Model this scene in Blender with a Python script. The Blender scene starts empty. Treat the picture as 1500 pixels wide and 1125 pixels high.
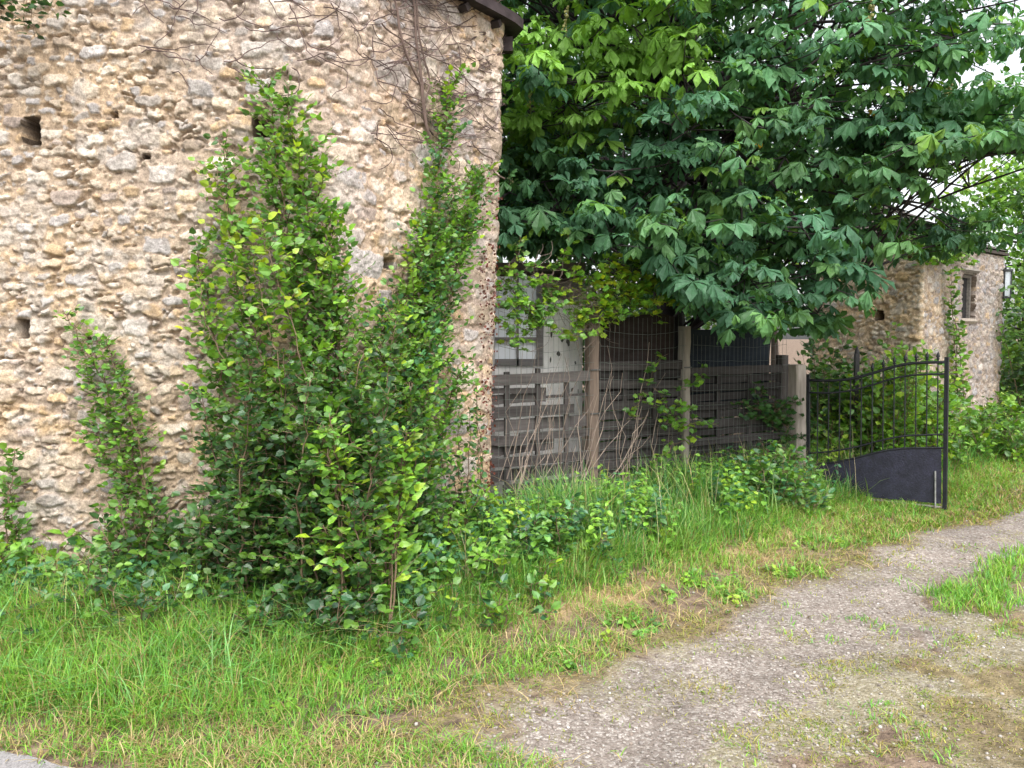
import bpy, math, random
import numpy as np
from mathutils import Vector, Matrix

R = math.radians
C = bpy.context.scene.collection
sc = bpy.context.scene

# ------------------------------------------------------------------ camera, sky, sun, exposure
F_PX, W_PX, CAM_Z, PITCH = 1130.0, 1500.0, 1.65, R(3.5)
cam_d = bpy.data.cameras.new("camera"); cam = bpy.data.objects.new("camera", cam_d); C.objects.link(cam)
cam_d.lens = F_PX / W_PX * 36.0; cam_d.sensor_width = 36.0; cam_d.clip_end = 2000
cam.location = (0, 0, CAM_Z); cam.rotation_euler = (R(90) - PITCH, 0, 0)
sc.camera = cam

SUN_DIR = Vector((0.14, -0.55, 0.95)).normalized()
w = bpy.data.worlds.new("World"); sc.world = w; w.use_nodes = True
nt = w.node_tree; nt.nodes.clear()
sky = nt.nodes.new("ShaderNodeTexSky"); sky.sky_type = 'NISHITA'; sky.sun_disc = False
sky.sun_elevation = math.asin(SUN_DIR.z); sky.sun_rotation = math.atan2(SUN_DIR.x, SUN_DIR.y)
sky.air_density = 1.0; sky.dust_density = 4.0; sky.ozone_density = 1.0
hs = nt.nodes.new("ShaderNodeHueSaturation"); hs.inputs['Saturation'].default_value = 0.22
bg = nt.nodes.new("ShaderNodeBackground"); bg.inputs['Strength'].default_value = 0.15
wo = nt.nodes.new("ShaderNodeOutputWorld")
nt.links.new(sky.outputs[0], hs.inputs['Color']); nt.links.new(hs.outputs[0], bg.inputs[0]); nt.links.new(bg.outputs[0], wo.inputs[0])

sun_d = bpy.data.lights.new("sun", 'SUN'); sun_d.energy = 1.0; sun_d.angle = R(45); sun_d.color = (1.0, 0.97, 0.94)
sun = bpy.data.objects.new("sun", sun_d); C.objects.link(sun)
sun.rotation_euler = SUN_DIR.to_track_quat('Z', 'Y').to_euler()

vs = sc.view_settings; vs.view_transform = 'Standard'; vs.look = 'None'; vs.gamma = 1.0; vs.use_curve_mapping = False
vs.exposure = 1.58
sc.cycles.max_bounces = 6; sc.cycles.diffuse_bounces = 3; sc.cycles.transmission_bounces = 4; sc.cycles.transparent_max_bounces = 6
sc.cycles.caustics_reflective = False; sc.cycles.caustics_refractive = False

# ------------------------------------------------------------------ survey helpers: photo pixel -> point in the place
cp, sp = math.cos(PITCH), math.sin(PITCH)
def ray(px, py):
    x = (px - 750) / F_PX; y = (562.5 - py) / F_PX
    return np.array([x, cp + y * sp, -sp + y * cp])
def at(px, py, Y):
    d = ray(px, py); return np.array([0, 0, CAM_Z]) + d * (Y / d[1])
def on_plane(px, py, P0, P1):
    """point where the sight line meets the vertical plane through two plan points"""
    n = np.array([-(P1[1] - P0[1]), P1[0] - P0[0], 0.0]); d = ray(px, py)
    o = np.array([0, 0, CAM_Z]); t = np.dot(n, np.array([P0[0], P0[1], 0]) - o) / np.dot(n, d)
    return o + d * t
def in_view(P, m=0.12):
    """True for points in front of the lens and inside the frame plus a margin"""
    q = P - np.array([0, 0, CAM_Z]); z = q[:, 1] * cp - q[:, 2] * sp
    u = q[:, 0] / np.maximum(z, .01) * F_PX / 750; v = (q[:, 1] * sp + q[:, 2] * cp) / np.maximum(z, .01) * F_PX / 562.5
    return (z > .3) & (abs(u) < 1 + m) & (abs(v) < 1 + m)

# ------------------------------------------------------------------ noise in numpy
def lattice(seed, n=256):
    return np.random.RandomState(seed).rand(n, n)
def vnoise(x, y, seed):
    g = lattice(seed); n = g.shape[0]
    xi = np.floor(x).astype(int); yi = np.floor(y).astype(int); fx = x - xi; fy = y - yi
    fx = fx * fx * (3 - 2 * fx); fy = fy * fy * (3 - 2 * fy)
    a = g[yi % n, xi % n]; b = g[yi % n, (xi + 1) % n]; c = g[(yi + 1) % n, xi % n]; d = g[(yi + 1) % n, (xi + 1) % n]
    return (a * (1 - fx) + b * fx) * (1 - fy) + (c * (1 - fx) + d * fx) * fy
def fbm(x, y, seed, o=4):
    s = 0; a = .5; t = 0
    for k in range(o):
        s = s + a * vnoise(x * 2 ** k, y * 2 ** k, seed + k); t += a; a *= .5
    return s / t                                                   # 0..1, mean .5
def sstep(a, b, x):
    t = np.clip((x - a) / (b - a), 0, 1); return t * t * (3 - 2 * t)

# ------------------------------------------------------------------ mesh collector
class MB:
    def __init__(s): s.v = []; s.l = []; s.c = []; s.k = []; s.n = 0
    def add(s, v, loops, counts, col):
        v = np.asarray(v, float); loops = np.asarray(loops, np.int64)
        s.v.append(v); s.l.append(loops + s.n); s.c.append(np.asarray(counts, np.int64))
        col = np.asarray(col, float)
        s.k.append(np.broadcast_to(col, (len(v), 3)) if col.ndim == 1 else col); s.n += len(v)
    def faces(s, v, faces, col=(1, 1, 1)):
        s.add(v, [i for f in faces for i in f], [len(f) for f in faces], col)
    def box(s, c, h, col=(1, 1, 1), M=None, jit=0.0, rng=None):
        v = np.array([[x, y, z] for x in (-1, 1) for y in (-1, 1) for z in (-1, 1)], float) * np.array(h)
        if jit: v = v + rng.normal(0, jit, v.shape)
        if M is not None: v = v @ np.array(M).T
        s.faces(v + np.array(c), [(0, 1, 3, 2), (4, 6, 7, 5), (0, 4, 5, 1), (2, 3, 7, 6), (0, 2, 6, 4), (1, 5, 7, 3)], col)
    def tube(s, P, r, sides=6, col=(1, 1, 1)):
        P = np.asarray(P, float); n = len(P); r = np.broadcast_to(np.asarray(r, float), (n,))
        T = np.gradient(P, axis=0); T /= np.maximum(np.linalg.norm(T, axis=1, keepdims=True), 1e-9)
        ref = np.where(abs(T[:, 2:3]) > .9, np.array([[1., 0, 0]]), np.array([[0, 0, 1.]]))
        A = np.cross(T, ref); A /= np.maximum(np.linalg.norm(A, axis=1, keepdims=True), 1e-9); B = np.cross(T, A)
        th = np.arange(sides) * 2 * math.pi / sides
        V = P[:, None] + r[:, None, None] * (A[:, None] * np.cos(th)[None, :, None] + B[:, None] * np.sin(th)[None, :, None])
        i = np.arange(n - 1)[:, None] * sides; j = np.arange(sides)[None]; j2 = (j + 1) % sides
        q = np.stack([i + j, i + j2, i + sides + j2, i + sides + j], -1).reshape(-1)
        caps = list(range(sides - 1, -1, -1)) + [(n - 1) * sides + k for k in range(sides)]
        s.add(V.reshape(-1, 3), np.concatenate([q, caps]), [4] * ((n - 1) * sides) + [sides, sides], col)
    def bar(s, p, q, r, sides=4, col=(1, 1, 1)): s.tube([p, q], r, sides, col)
    def batch(s, T, pos, X, Y, Z, size, col):
        """copies of a leaf template; X along the leaf, Y across it, Z its face"""
        tv, tf = T; N, k = len(pos), len(tv)
        if N == 0: return
        size = np.asarray(size, float)
        size = size[:, None] * np.ones(3) if size.ndim == 1 else size
        L = tv[None] * size[:, None, :]
        V = pos[:, None] + L[..., 0:1] * X[:, None] + L[..., 1:2] * Y[:, None] + L[..., 2:3] * Z[:, None]
        lp = np.array([i for f in tf for i in f]); ct = np.array([len(f) for f in tf])
        loops = (np.arange(N)[:, None] * k + lp[None]).reshape(-1)
        s.add(V.reshape(-1, 3), loops, np.tile(ct, N), np.repeat(col, k, 0))
    def build(s, name, mat, parent=None, smooth=False, local=False):
        V = np.concatenate(s.v); L = np.concatenate(s.l); K = np.concatenate(s.c); col = np.concatenate(s.k)
        if parent is not None and not local: V = V - np.array(parent.location)
        return mesh_obj(name, V, L, K, col, mat, parent, smooth)
def mesh_obj(name, V, L, K, col, mat, parent=None, smooth=False):
    me = bpy.data.meshes.new(name)
    me.vertices.add(len(V)); me.vertices.foreach_set("co", V.astype(np.float32).ravel())
    me.loops.add(len(L)); me.loops.foreach_set("vertex_index", L.astype(np.int32))
    me.polygons.add(len(K)); st = np.concatenate([[0], np.cumsum(K)[:-1]])
    me.polygons.foreach_set("loop_start", st.astype(np.int32))
    me.polygons.foreach_set("use_smooth", np.full(len(K), smooth, bool))
    a = me.attributes.new("tint", 'FLOAT_VECTOR', 'POINT'); a.data.foreach_set("vector", col.astype(np.float32).ravel())
    me.update(calc_edges=True); me.validate()
    me.materials.append(mat)
    o = bpy.data.objects.new(name, me); C.objects.link(o)
    if parent is not None: o.parent = parent
    return o
def tag(o, label, cat, group=None):
    o['label'] = label; o['category'] = cat
    if group: o['group'] = group
    return o
def thing(name, label, cat, loc=(0, 0, 0), group=None, rz=0.0):
    o = bpy.data.objects.new(name, None); C.objects.link(o); o.location = [float(c) for c in loc]; o.rotation_euler = (0, 0, rz)
    return tag(o, label, cat, group)
def kind(o, k): o['kind'] = k; return o

# ------------------------------------------------------------------ materials
def new_mat(name):
    m = bpy.data.materials.new(name); m.use_nodes = True; m.node_tree.nodes.clear()
    return m, m.node_tree.nodes, m.node_tree.links
def nd(N, t, **kw):
    n = N.new(t)
    for k, v in kw.items(): setattr(n, k, v)
    return n
def leaf_mat(name, rough=.42, trans=.32, spec=.45, wave=.25):
    m, N, L = new_mat(name)
    a = nd(N, "ShaderNodeAttribute", attribute_name="tint")
    tc = nd(N, "ShaderNodeTexCoord")
    no = nd(N, "ShaderNodeTexNoise"); no.inputs['Scale'].default_value = 30; no.inputs['Detail'].default_value = 3
    L.new(tc.outputs['Object'], no.inputs['Vector'])
    mr = nd(N, "ShaderNodeMapRange"); mr.inputs['From Min'].default_value = .3; mr.inputs['From Max'].default_value = .7
    mr.inputs['To Min'].default_value = 1 - wave; mr.inputs['To Max'].default_value = 1 + wave
    L.new(no.outputs[0], mr.inputs[0])
    mx = nd(N, "ShaderNodeVectorMath", operation='SCALE'); L.new(a.outputs['Vector'], mx.inputs[0]); L.new(mr.outputs[0], mx.inputs['Scale'])
    p = nd(N, "ShaderNodeBsdfPrincipled"); p.inputs['Roughness'].default_value = rough; p.inputs['Specular IOR Level'].default_value = spec
    L.new(mx.outputs[0], p.inputs['Base Color'])
    t = nd(N, "ShaderNodeBsdfTranslucent")
    tm = nd(N, "ShaderNodeVectorMath", operation='MULTIPLY'); tm.inputs[1].default_value = (1.5, 1.5, .55)
    L.new(mx.outputs[0], tm.inputs[0]); L.new(tm.outputs[0], t.inputs['Color'])
    ms = nd(N, "ShaderNodeMixShader"); ms.inputs[0].default_value = trans
    L.new(p.outputs[0], ms.inputs[1]); L.new(t.outputs[0], ms.inputs[2])
    o = nd(N, "ShaderNodeOutputMaterial"); L.new(ms.outputs[0], o.inputs[0])
    return m
def tint_mat(name, rough=.85, scale=(8, 8, 8), amp=.35, bump=.3, bdist=.01, spec=.3, metal=0.0, detail=6, grain=0):
    """base colour from the tint attribute broken up by noise, with a bump"""
    m, N, L = new_mat(name)
    a = nd(N, "ShaderNodeAttribute", attribute_name="tint"); tc = nd(N, "ShaderNodeTexCoord")
    mp = nd(N, "ShaderNodeMapping"); mp.inputs['Scale'].default_value = scale; L.new(tc.outputs['Object'], mp.inputs[0])
    no = nd(N, "ShaderNodeTexNoise"); no.inputs['Scale'].default_value = 1; no.inputs['Detail'].default_value = detail; no.inputs['Roughness'].default_value = .65
    L.new(mp.outputs[0], no.inputs['Vector'])
    mr = nd(N, "ShaderNodeMapRange"); mr.inputs['From Min'].default_value = .28; mr.inputs['From Max'].default_value = .72
    mr.inputs['To Min'].default_value = 1 - amp; mr.inputs['To Max'].default_value = 1 + amp; L.new(no.outputs[0], mr.inputs[0])
    mx = nd(N, "ShaderNodeVectorMath", operation='SCALE'); L.new(a.outputs['Vector'], mx.inputs[0]); L.new(mr.outputs[0], mx.inputs['Scale'])
    p = nd(N, "ShaderNodeBsdfPrincipled"); p.inputs['Roughness'].default_value = rough; p.inputs['Specular IOR Level'].default_value = spec
    p.inputs['Metallic'].default_value = metal
    g2 = None
    if grain:
        g2 = nd(N, "ShaderNodeTexNoise"); g2.inputs['Scale'].default_value = grain; g2.inputs['Detail'].default_value = 4; g2.inputs['Roughness'].default_value = .7; L.new(tc.outputs['Object'], g2.inputs['Vector'])
        gr = nd(N, "ShaderNodeMapRange"); gr.inputs['From Min'].default_value = .3; gr.inputs['From Max'].default_value = .7; gr.inputs['To Min'].default_value = .62; gr.inputs['To Max'].default_value = 1.3; L.new(g2.outputs[0], gr.inputs[0])
        m2 = nd(N, "ShaderNodeVectorMath", operation='SCALE'); L.new(mx.outputs[0], m2.inputs[0]); L.new(gr.outputs[0], m2.inputs['Scale']); mx = m2
    L.new(mx.outputs[0], p.inputs['Base Color'])
    b0 = None
    if grain:
        b0 = nd(N, "ShaderNodeBump"); b0.inputs['Strength'].default_value = .8; b0.inputs['Distance'].default_value = .006; L.new(g2.outputs[0], b0.inputs['Height'])
    b = nd(N, "ShaderNodeBump"); b.inputs['Strength'].default_value = bump; b.inputs['Distance'].default_value = bdist
    L.new(no.outputs[0], b.inputs['Height']); L.new(b.outputs[0], p.inputs['Normal'])
    if b0: L.new(b0.outputs[0], b.inputs['Normal'])
    o = nd(N, "ShaderNodeOutputMaterial"); L.new(p.outputs[0], o.inputs[0])
    return m
def ground_mat():
    """soil, gravel, moss and straw mixed by the surveyed zones stored on the sheet (tint = gravel, moss, straw)"""
    m, N, L = new_mat("earth_gravel")
    a = nd(N, "ShaderNodeAttribute", attribute_name="tint"); tc = nd(N, "ShaderNodeTexCoord")
    sx = nd(N, "ShaderNodeSeparateXYZ"); L.new(a.outputs['Vector'], sx.inputs[0])
    def noise(s, d=6, r=.6):
        n = nd(N, "ShaderNodeTexNoise"); n.inputs['Scale'].default_value = s; n.inputs['Detail'].default_value = d; n.inputs['Roughness'].default_value = r
        L.new(tc.outputs['Object'], n.inputs['Vector']); return n.outputs[0]
    def ramp(src, stops):
        r = nd(N, "ShaderNodeValToRGB"); e = r.color_ramp.elements
        while len(e) < len(stops): e.new(.5)
        for k, (p, c) in enumerate(stops): e[k].position = p; e[k].color = (*c, 1)
        L.new(src, r.inputs[0]); return r.outputs[0]
    def mix(f, c1, c2):
        x = nd(N, "ShaderNodeMix", data_type='RGBA'); L.new(f, x.inputs['Factor']); L.new(c1, x.inputs['A']); L.new(c2, x.inputs['B']); return x.outputs['Result']
    def mth(op, x, y):
        n = nd(N, "ShaderNodeMath", operation=op); n.use_clamp = True
        for i, q in enumerate((x, y)):
            if isinstance(q, (int, float)): n.inputs[i].default_value = q
            else: L.new(q, n.inputs[i])
        return n.outputs[0]
    fine = noise(90, 5, .7); mid = noise(14, 6, .65); big = noise(2.2, 4)
    soil = ramp(mid, [(.3, (.07, .05, .038)), (.5, (.15, .108, .078)), (.72, (.24, .18, .13))])
    vo = nd(N, "ShaderNodeTexVoronoi"); vo.inputs['Scale'].default_value = 75; vo.inputs['Randomness'].default_value = 1; L.new(tc.outputs['Object'], vo.inputs['Vector'])
    sv = nd(N, "ShaderNodeSeparateXYZ"); L.new(vo.outputs['Color'], sv.inputs[0])
    peb = ramp(sv.outputs[0], [(0, (.11, .090, .075)), (.4, (.19, .163, .142)), (.75, (.26, .230, .203)), (.96, (.38, .352, .322))])
    dirt = ramp(mid, [(.3, (.13, .102, .088)), (.7, (.25, .21, .185))])
    pm = mth('MULTIPLY', mth('SUBTRACT', fine, .36), 5.0)
    grav = mix(pm, dirt, peb)
    c = mix(mth('MULTIPLY', mth('SUBTRACT', mth('ADD', mth('MULTIPLY', sx.outputs[0], .62), mth('ADD', mth('MULTIPLY', fine, .45), mth('MULTIPLY', mid, .45))), .62), 3.2), soil, grav)
    moss = ramp(mid, [(.3, (.12, .12, .03)), (.55, (.20, .19, .055)), (.75, (.26, .23, .09))])
    c = mix(mth('MULTIPLY', mth('SUBTRACT', mth('ADD', mth('MULTIPLY', sx.outputs[1], .5), mth('ADD', mth('MULTIPLY', fine, 1.0), mth('MULTIPLY', mid, .5))), .93), 4.0), c, moss)
    straw = ramp(fine, [(.3, (.16, .11, .055)), (.6, (.36, .27, .15)), (.78, (.5, .39, .23))])
    c = mix(mth('MULTIPLY', mth('SUBTRACT', mth('ADD', mth('MULTIPLY', sx.outputs[2], .7), mth('MULTIPLY', mid, .5)), .5), 4.0), c, straw)
    v = ramp(big, [(.3, (.75, .75, .75)), (.7, (1.2, 1.2, 1.2))])
    fm = nd(N, "ShaderNodeMix", data_type='RGBA', blend_type='MULTIPLY'); fm.inputs['Factor'].default_value = 1; L.new(c, fm.inputs['A']); L.new(v, fm.inputs['B'])
    p = nd(N, "ShaderNodeBsdfPrincipled"); p.inputs['Roughness'].default_value = .95; p.inputs['Specular IOR Level'].default_value = .15
    L.new(fm.outputs['Result'], p.inputs['Base Color'])
    b1 = nd(N, "ShaderNodeBump"); b1.inputs['Strength'].default_value = .8; b1.inputs['Distance'].default_value = .008; L.new(vo.outputs['Distance'], b1.inputs['Height']); b1.invert = True
    b2 = nd(N, "ShaderNodeBump"); b2.inputs['Strength'].default_value = .7; b2.inputs['Distance'].default_value = .02; L.new(mid, b2.inputs['Height']); L.new(b1.outputs[0], b2.inputs['Normal'])
    L.new(b2.outputs[0], p.inputs['Normal'])
    o = nd(N, "ShaderNodeOutputMaterial"); L.new(p.outputs[0], o.inputs[0]); return m

M_LEAF = leaf_mat("shrub_leaf", .40, .30, .5)
M_CHEST = leaf_mat("chestnut_leaf", .55, .32, .3, .22)
M_GRASS = leaf_mat("grass_blade", .55, .35, .3, .2)
M_BARK = tint_mat("bark", .9, (9, 9, 3), .4, .6, .02)
M_STONE = tint_mat("rubble_stone", .95, (34, 34, 34), .34, .6, .014, .12, grain=95)
M_WOOD = tint_mat("weathered_wood", .85, (1.6, 30, 34), .45, .4, .004, .25)
M_POST = tint_mat("concrete_post", .9, (30, 30, 3), .32, .35, .005, .2)
M_METAL = tint_mat("painted_iron", .5, (11, 11, 11), .5, .2, .003, .4, grain=60)
M_WIRE = tint_mat("fence_wire", .6, (20, 20, 20), .3, .1, .002, .4)
M_BACKDROP = tint_mat("shade_backdrop", .9, (3, 3, 12), .35, .3, .01, .1)
M_WHITE = tint_mat("white_board", .7, (5, 5, 2), .25, .15, .004, .3)
M_ROOF = tint_mat("old_roof_tile", .9, (12, 12, 12), .4, .5, .015, .2)
M_GROUND = ground_mat()
M_PEB = tint_mat("pebble", .9, (60, 60, 60), .25, .3, .004, .2)
M_TAR = tint_mat("asphalt", .85, (130, 130, 130), .5, .6, .005, .3)
def glass_mat():
    m, N, L = new_mat("tinted_pane")  # opaque pane, colour straight from the tint attribute
    p = nd(N, "ShaderNodeBsdfPrincipled"); p.inputs['Roughness'].default_value = .22; p.inputs['Specular IOR Level'].default_value = .6
    a = nd(N, "ShaderNodeAttribute", attribute_name="tint"); L.new(a.outputs['Vector'], p.inputs['Base Color'])
    o = nd(N, "ShaderNodeOutputMaterial"); L.new(p.outputs[0], o.inputs[0]); return m
M_PANE = glass_mat()

# ------------------------------------------------------------------ the ground
X_ED = [-60, -1.5, -1.0, -.5, .3, .58, 1.17, 2.0, 3.0, 4.2, 5.0, 9, 15, 60]
Y_ED = [2.5, 2.55, 2.85, 3.17, 3.62, 4.0, 4.52, 5.32, 6.15, 7.0, 7.55, 10, 14, 40]
def y_edge(x): return np.interp(x, X_ED, Y_ED)                      # far edge of the gravel
def y_veg(x): return np.interp(x, [-8, -2.8, -1.5, -.7, -.2, .69, 1.96, 3.3, 5.2, 9], [3.95, 3.95, 4.0, 3.95, 4.45, 5.1, 6.25, 7.7, 9.0, 12.5])
def road_y(x): return 2.82 - .27 * (x + 1.56)                       # edge of the asphalt lane
MED = np.array([[2.85, 4.75], [3.5, 5.25], [4.6, 6.05], [7, 8.0], [12, 11.5]])
def seg_d(x, y, P):
    d = np.full(np.shape(x), 1e9)
    for a, b in zip(P[:-1], P[1:]):
        v = b - a; t = np.clip(((x - a[0]) * v[0] + (y - a[1]) * v[1]) / (v @ v), 0, 1)
        d = np.minimum(d, np.hypot(x - a[0] - t * v[0], y - a[1] - t * v[1]))
    return d
def gz(x, y):
    x = np.asarray(x, float); y = np.asarray(y, float)
    near = np.exp(-((x / 30) ** 2 + (y / 40) ** 2))
    z = .05 * (fbm(x * .8 + 9, y * .8 + 9, 3, 3) - .5) + .03 * (fbm(x * 5 + 50, y * 5 + 50, 7, 3) - .5)
    gd = np.exp(-((x - 3.75) / 1.1) ** 2 - ((y - 7.6) / .9) ** 2)
    z = z + (.10 * sstep(0, 1.6, y - y_edge(x)) * (1 - .9 * gd) - .06 * gd) * near - .03 * sstep(.1, .9, y_edge(x) - y) * (1 - sstep(.9, 1.8, y_edge(x) - y)) * near
    return z * near
def zones(x, y):
    n = fbm(x * 1.7 + 20, y * 1.7 + 20, 11, 4) - .5; n2 = fbm(x * 4.5 + 70, y * 4.5 + 70, 17, 4) - .5
    sd = y_edge(x) - y + n * .55 + n2 * .3
    grav = sstep(-.05, .45, sd)
    med = seg_d(x, y, MED)
    grav = grav * sstep(.05, .35, med + n * .35)
    right = sstep(.9, 1.7, (y_edge(x) - y))                          # mossy part beyond the near rut
    moss = np.clip(right * (.72 + 1.3 * n + 2.2 * n2) + .55 * np.exp(-((sd - .05) / .22) ** 2) * (x > -.6), 0, 1)
    straw = np.exp(-((y - y_veg(x) + .35) / .28) ** 2) * sstep(-.8, .4, x) * (.60 + 1.2 * n) + .35 * np.exp(-((sd + .1) / .25) ** 2) * sstep(-1.2, 0, x)
    grav = grav * (1 - .8 * right * sstep(.02, .22, n * .6 - n2 * .9 + .02)) * (1 - .75 * np.exp(-((x - 2.0) / .45) ** 2 - ((y - 3.05) / .4) ** 2))
    moss = np.clip(moss + .42 * grav * sstep(-.05, .25, n2 - .3 * n), 0, 1)
    return np.stack([grav, moss, np.clip(straw, 0, 1)], -1)
def axis(lo, hi, step, far):
    a = list(np.arange(lo, hi, step)); s = step
    while a[-1] < far: s *= 1.35; a.append(a[-1] + s)
    b = []; s = step; c = a[0]
    while c > -far: s *= 1.35; c -= s; b.append(c)
    return np.array(b[::-1] + a)
def grid_obj(name, X, Y, dz, mat, keep=None, zone=True, col=None):
    gx, gy = np.meshgrid(X, Y); z = gz(gx, gy) + dz
    V = np.stack([gx, gy, z], -1).reshape(-1, 3); nx, ny = len(X), len(Y)
    i = (np.arange(ny - 1)[:, None] * nx + np.arange(nx - 1)[None])
    q = np.stack([i, i + 1, i + nx + 1, i + nx], -1).reshape(-1, 4)
    if keep is not None:
        k = keep(gx, gy).reshape(-1); q = q[k[q].all(1)]
        u, inv = np.unique(q, return_inverse=True); V = V[u]; q = inv.reshape(-1, 4)
    cc = zones(V[:, 0], V[:, 1]) if zone else np.broadcast_to(np.array(col), V.shape)
    return kind(mesh_obj(name, V, q.reshape(-1), np.full(len(q), 4), cc, mat, None, True), 'structure')
grid_obj("ground", axis(-4.5, 8.5, .04, 400), axis(1.2, 11, .04, 400), 0.0, M_GROUND)
def tkeep(x, y):
    n = fbm(x * 1.7 + 20, y * 1.7 + 20, 11, 4) - .5; n2 = fbm(x * 4.5 + 70, y * 4.5 + 70, 17, 4) - .5
    sd = y_edge(x) - y + n * .5 + n2 * .3
    return (sd > .02) & (y > road_y(x) + .08 + .3 * n2) & (sd < 4.2) & (x < 40) & (x > -1.6)
grid_obj("gravel_track", np.arange(-1.6, 16, .035), np.arange(1.2, 15, .035), .005, M_GROUND, tkeep)
gx = np.concatenate([np.arange(-14, -3, .25), np.arange(-3, 0, .02), np.arange(0, 6, .25)]); gt = np.linspace(0, 1, 14)
ey = road_y(gx) + .07 * (fbm(gx * 4, gx * 0 + 2.5, 5, 4) - .5)
gxx = np.repeat(gx[None], 14, 0); gyy = ey[None] - 4.5 * gt[:, None] ** 1.5; nx_ = len(gx)
ii = (np.arange(13)[:, None] * nx_ + np.arange(nx_ - 1)[None]); qq = np.stack([ii, ii + nx_, ii + nx_ + 1, ii + 1], -1).reshape(-1)
kind(mesh_obj("road", np.stack([gxx, gyy, gz(gxx, gyy) + .008], -1).reshape(-1, 3), qq, np.full(len(qq) // 4, 4), np.broadcast_to(np.array((.20, .19, .19)), (14 * nx_, 3)), M_TAR, None, True), 'structure')

# ------------------------------------------------------------------ rubble masonry: stones bedded one by one into a height field
PAL = np.array([[.42, .345, .265], [.45, .38, .305], [.37, .30, .235], [.43, .31, .19], [.365, .33, .30], [.335, .315, .305], [.50, .44, .37], [.32, .265, .23], [.44, .345, .245]])
def rubble(nu, nv, res, seed, scale_u, flush_u, holes=(), pal_w=None, tone=(1, 1, 1), mort=(.385, .30, .225)):
    """height (m) and colour for a wall; scale_u(u) = stone size, flush_u(u) = how flush the mortar lies"""
    rng = np.random.RandomState(seed)
    uu, vv = np.meshgrid(np.arange(nu) * res, np.arange(nv) * res)
    wu = (fbm(uu * 13, vv * 13, seed + 1, 4) - .5) * .085; wv = (fbm(uu * 13 + 40, vv * 13 + 40, seed + 5, 4) - .5) * .060
    flush = np.broadcast_to(flush_u(np.arange(nu) * res)[None], (nv, nu))
    gap = sstep(.60, .68, fbm(uu * 8, vv * 15, seed + 9, 3))
    H = -.009 + .008 * flush - .028 * gap * (1 - .45 * flush) + .020 * (fbm(uu * 22, vv * 22, seed + 13, 4) - .5)
    Cc = np.array(mort) * (.72 + .56 * fbm(uu * 12, vv * 12, seed + 20, 4))[..., None] * np.array([1, 1, 1])
    base_ochre = fbm(uu * .9, vv * .9, seed + 30, 3)
    Cc = Cc * (1 + (base_ochre - .5)[..., None] * np.array([.3, .05, -.5]))
    occ = np.zeros((nv, nu), bool)
    Uw, Vw = uu + wu, vv + wv
    area = nu * nv * res * res
    for (a0, a1, b0, b1, dens, olim) in ((.13, .21, .06, .11, 10, .05), (.075, .14, .040, .075, 70, .07), (.045, .085, .028, .050, 230, .09), (.026, .05, .017, .032, 460, .12), (.013, .026, .010, .018, 600, .2)):
        for k in range(int(dens * area)):
            cu, cv = rng.rand() * nu * res, rng.rand() * nv * res
            sc_ = float(scale_u(np.array([cu]))[0])
            a = rng.uniform(a0, a1) * sc_; b = rng.uniform(b0, b1) * sc_; th = rng.normal(0, .10); p = rng.uniform(2.6, 7.0)
            m = a * 1.3 + .05; n = b * 1.3 + .05
            i0, i1 = max(0, int((cu - m) / res)), min(nu, int((cu + m) / res)); j0, j1 = max(0, int((cv - n) / res)), min(nv, int((cv + n) / res))
            if i1 - i0 < 2 or j1 - j0 < 2: continue
            u = Uw[j0:j1, i0:i1] - cu; v = Vw[j0:j1, i0:i1] - cv
            x = u * math.cos(th) + v * math.sin(th); y = -u * math.sin(th) + v * math.cos(th)
            d = (np.abs(x / a) ** p + np.abs(y / b) ** p) ** (1 / p); ins = d < 1
            c = ins.sum()
            if c < 3 or (occ[j0:j1, i0:i1] & ins).sum() > olim * c: continue
            occ[j0:j1, i0:i1] |= d < 1.0 + .012 / b * .35
            size = min(1, b / .06)
            h = rng.uniform(-.006, .006) + (.004 + .005 * size) * (1 - d ** 6) + .009 * size * (rng.normal(0, .6) * x / a + rng.normal(-.15, .6) * y / b)
            h = h - .022 * sstep(.92, 1.0, d)
            hh = H[j0:j1, i0:i1]; paint = ins & (h > hh)
            hh[paint] = h[paint]
            col = PAL[rng.choice(len(PAL), p=pal_w)] * rng.uniform(.74, 1.24)
            cc = Cc[j0:j1, i0:i1]; f = (sstep(1.0, .82, d) * .92)[..., None] * paint[..., None]
            cc[:] = cc * (1 - f) + col * f
    rough = fbm(uu * 30 + 7, vv * 30 + 7, seed + 40, 3) - .5
    H = H + .019 * rough + .02 * (fbm(uu * 1.3, vv * 1.3, seed + 44, 2) - .5)
    lich = sstep(.56, .72, fbm(uu * 7 + 3, vv * 7 + 3, seed + 50, 5)) * .55
    Cc = Cc * (1 - lich[..., None]) + np.array([.40, .37, .34]) * lich[..., None]
    dark = sstep(.60, .76, fbm(uu * 16 + 3, vv * 10 + 3, seed + 60, 4)) * .38
    Cc = Cc * (1 - dark[..., None]) + np.array([.17, .14, .12]) * dark[..., None]
    Cc = Cc * (.8 + .4 * fbm(uu * 40, vv * 40, seed + 70, 2))[..., None]
    for (hu, hv, a, b, dep) in holes:
        d = np.maximum(np.abs((uu + .25 * wu - hu) / a), np.abs((vv + .25 * wv - hv) / b)); H = np.where(d < 1, -dep, H)
        Cc = np.where((d < 1.05)[..., None], np.array([.10, .075, .055]), Cc)
    return H, np.clip(Cc * np.array(tone), .02, .75)
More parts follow.
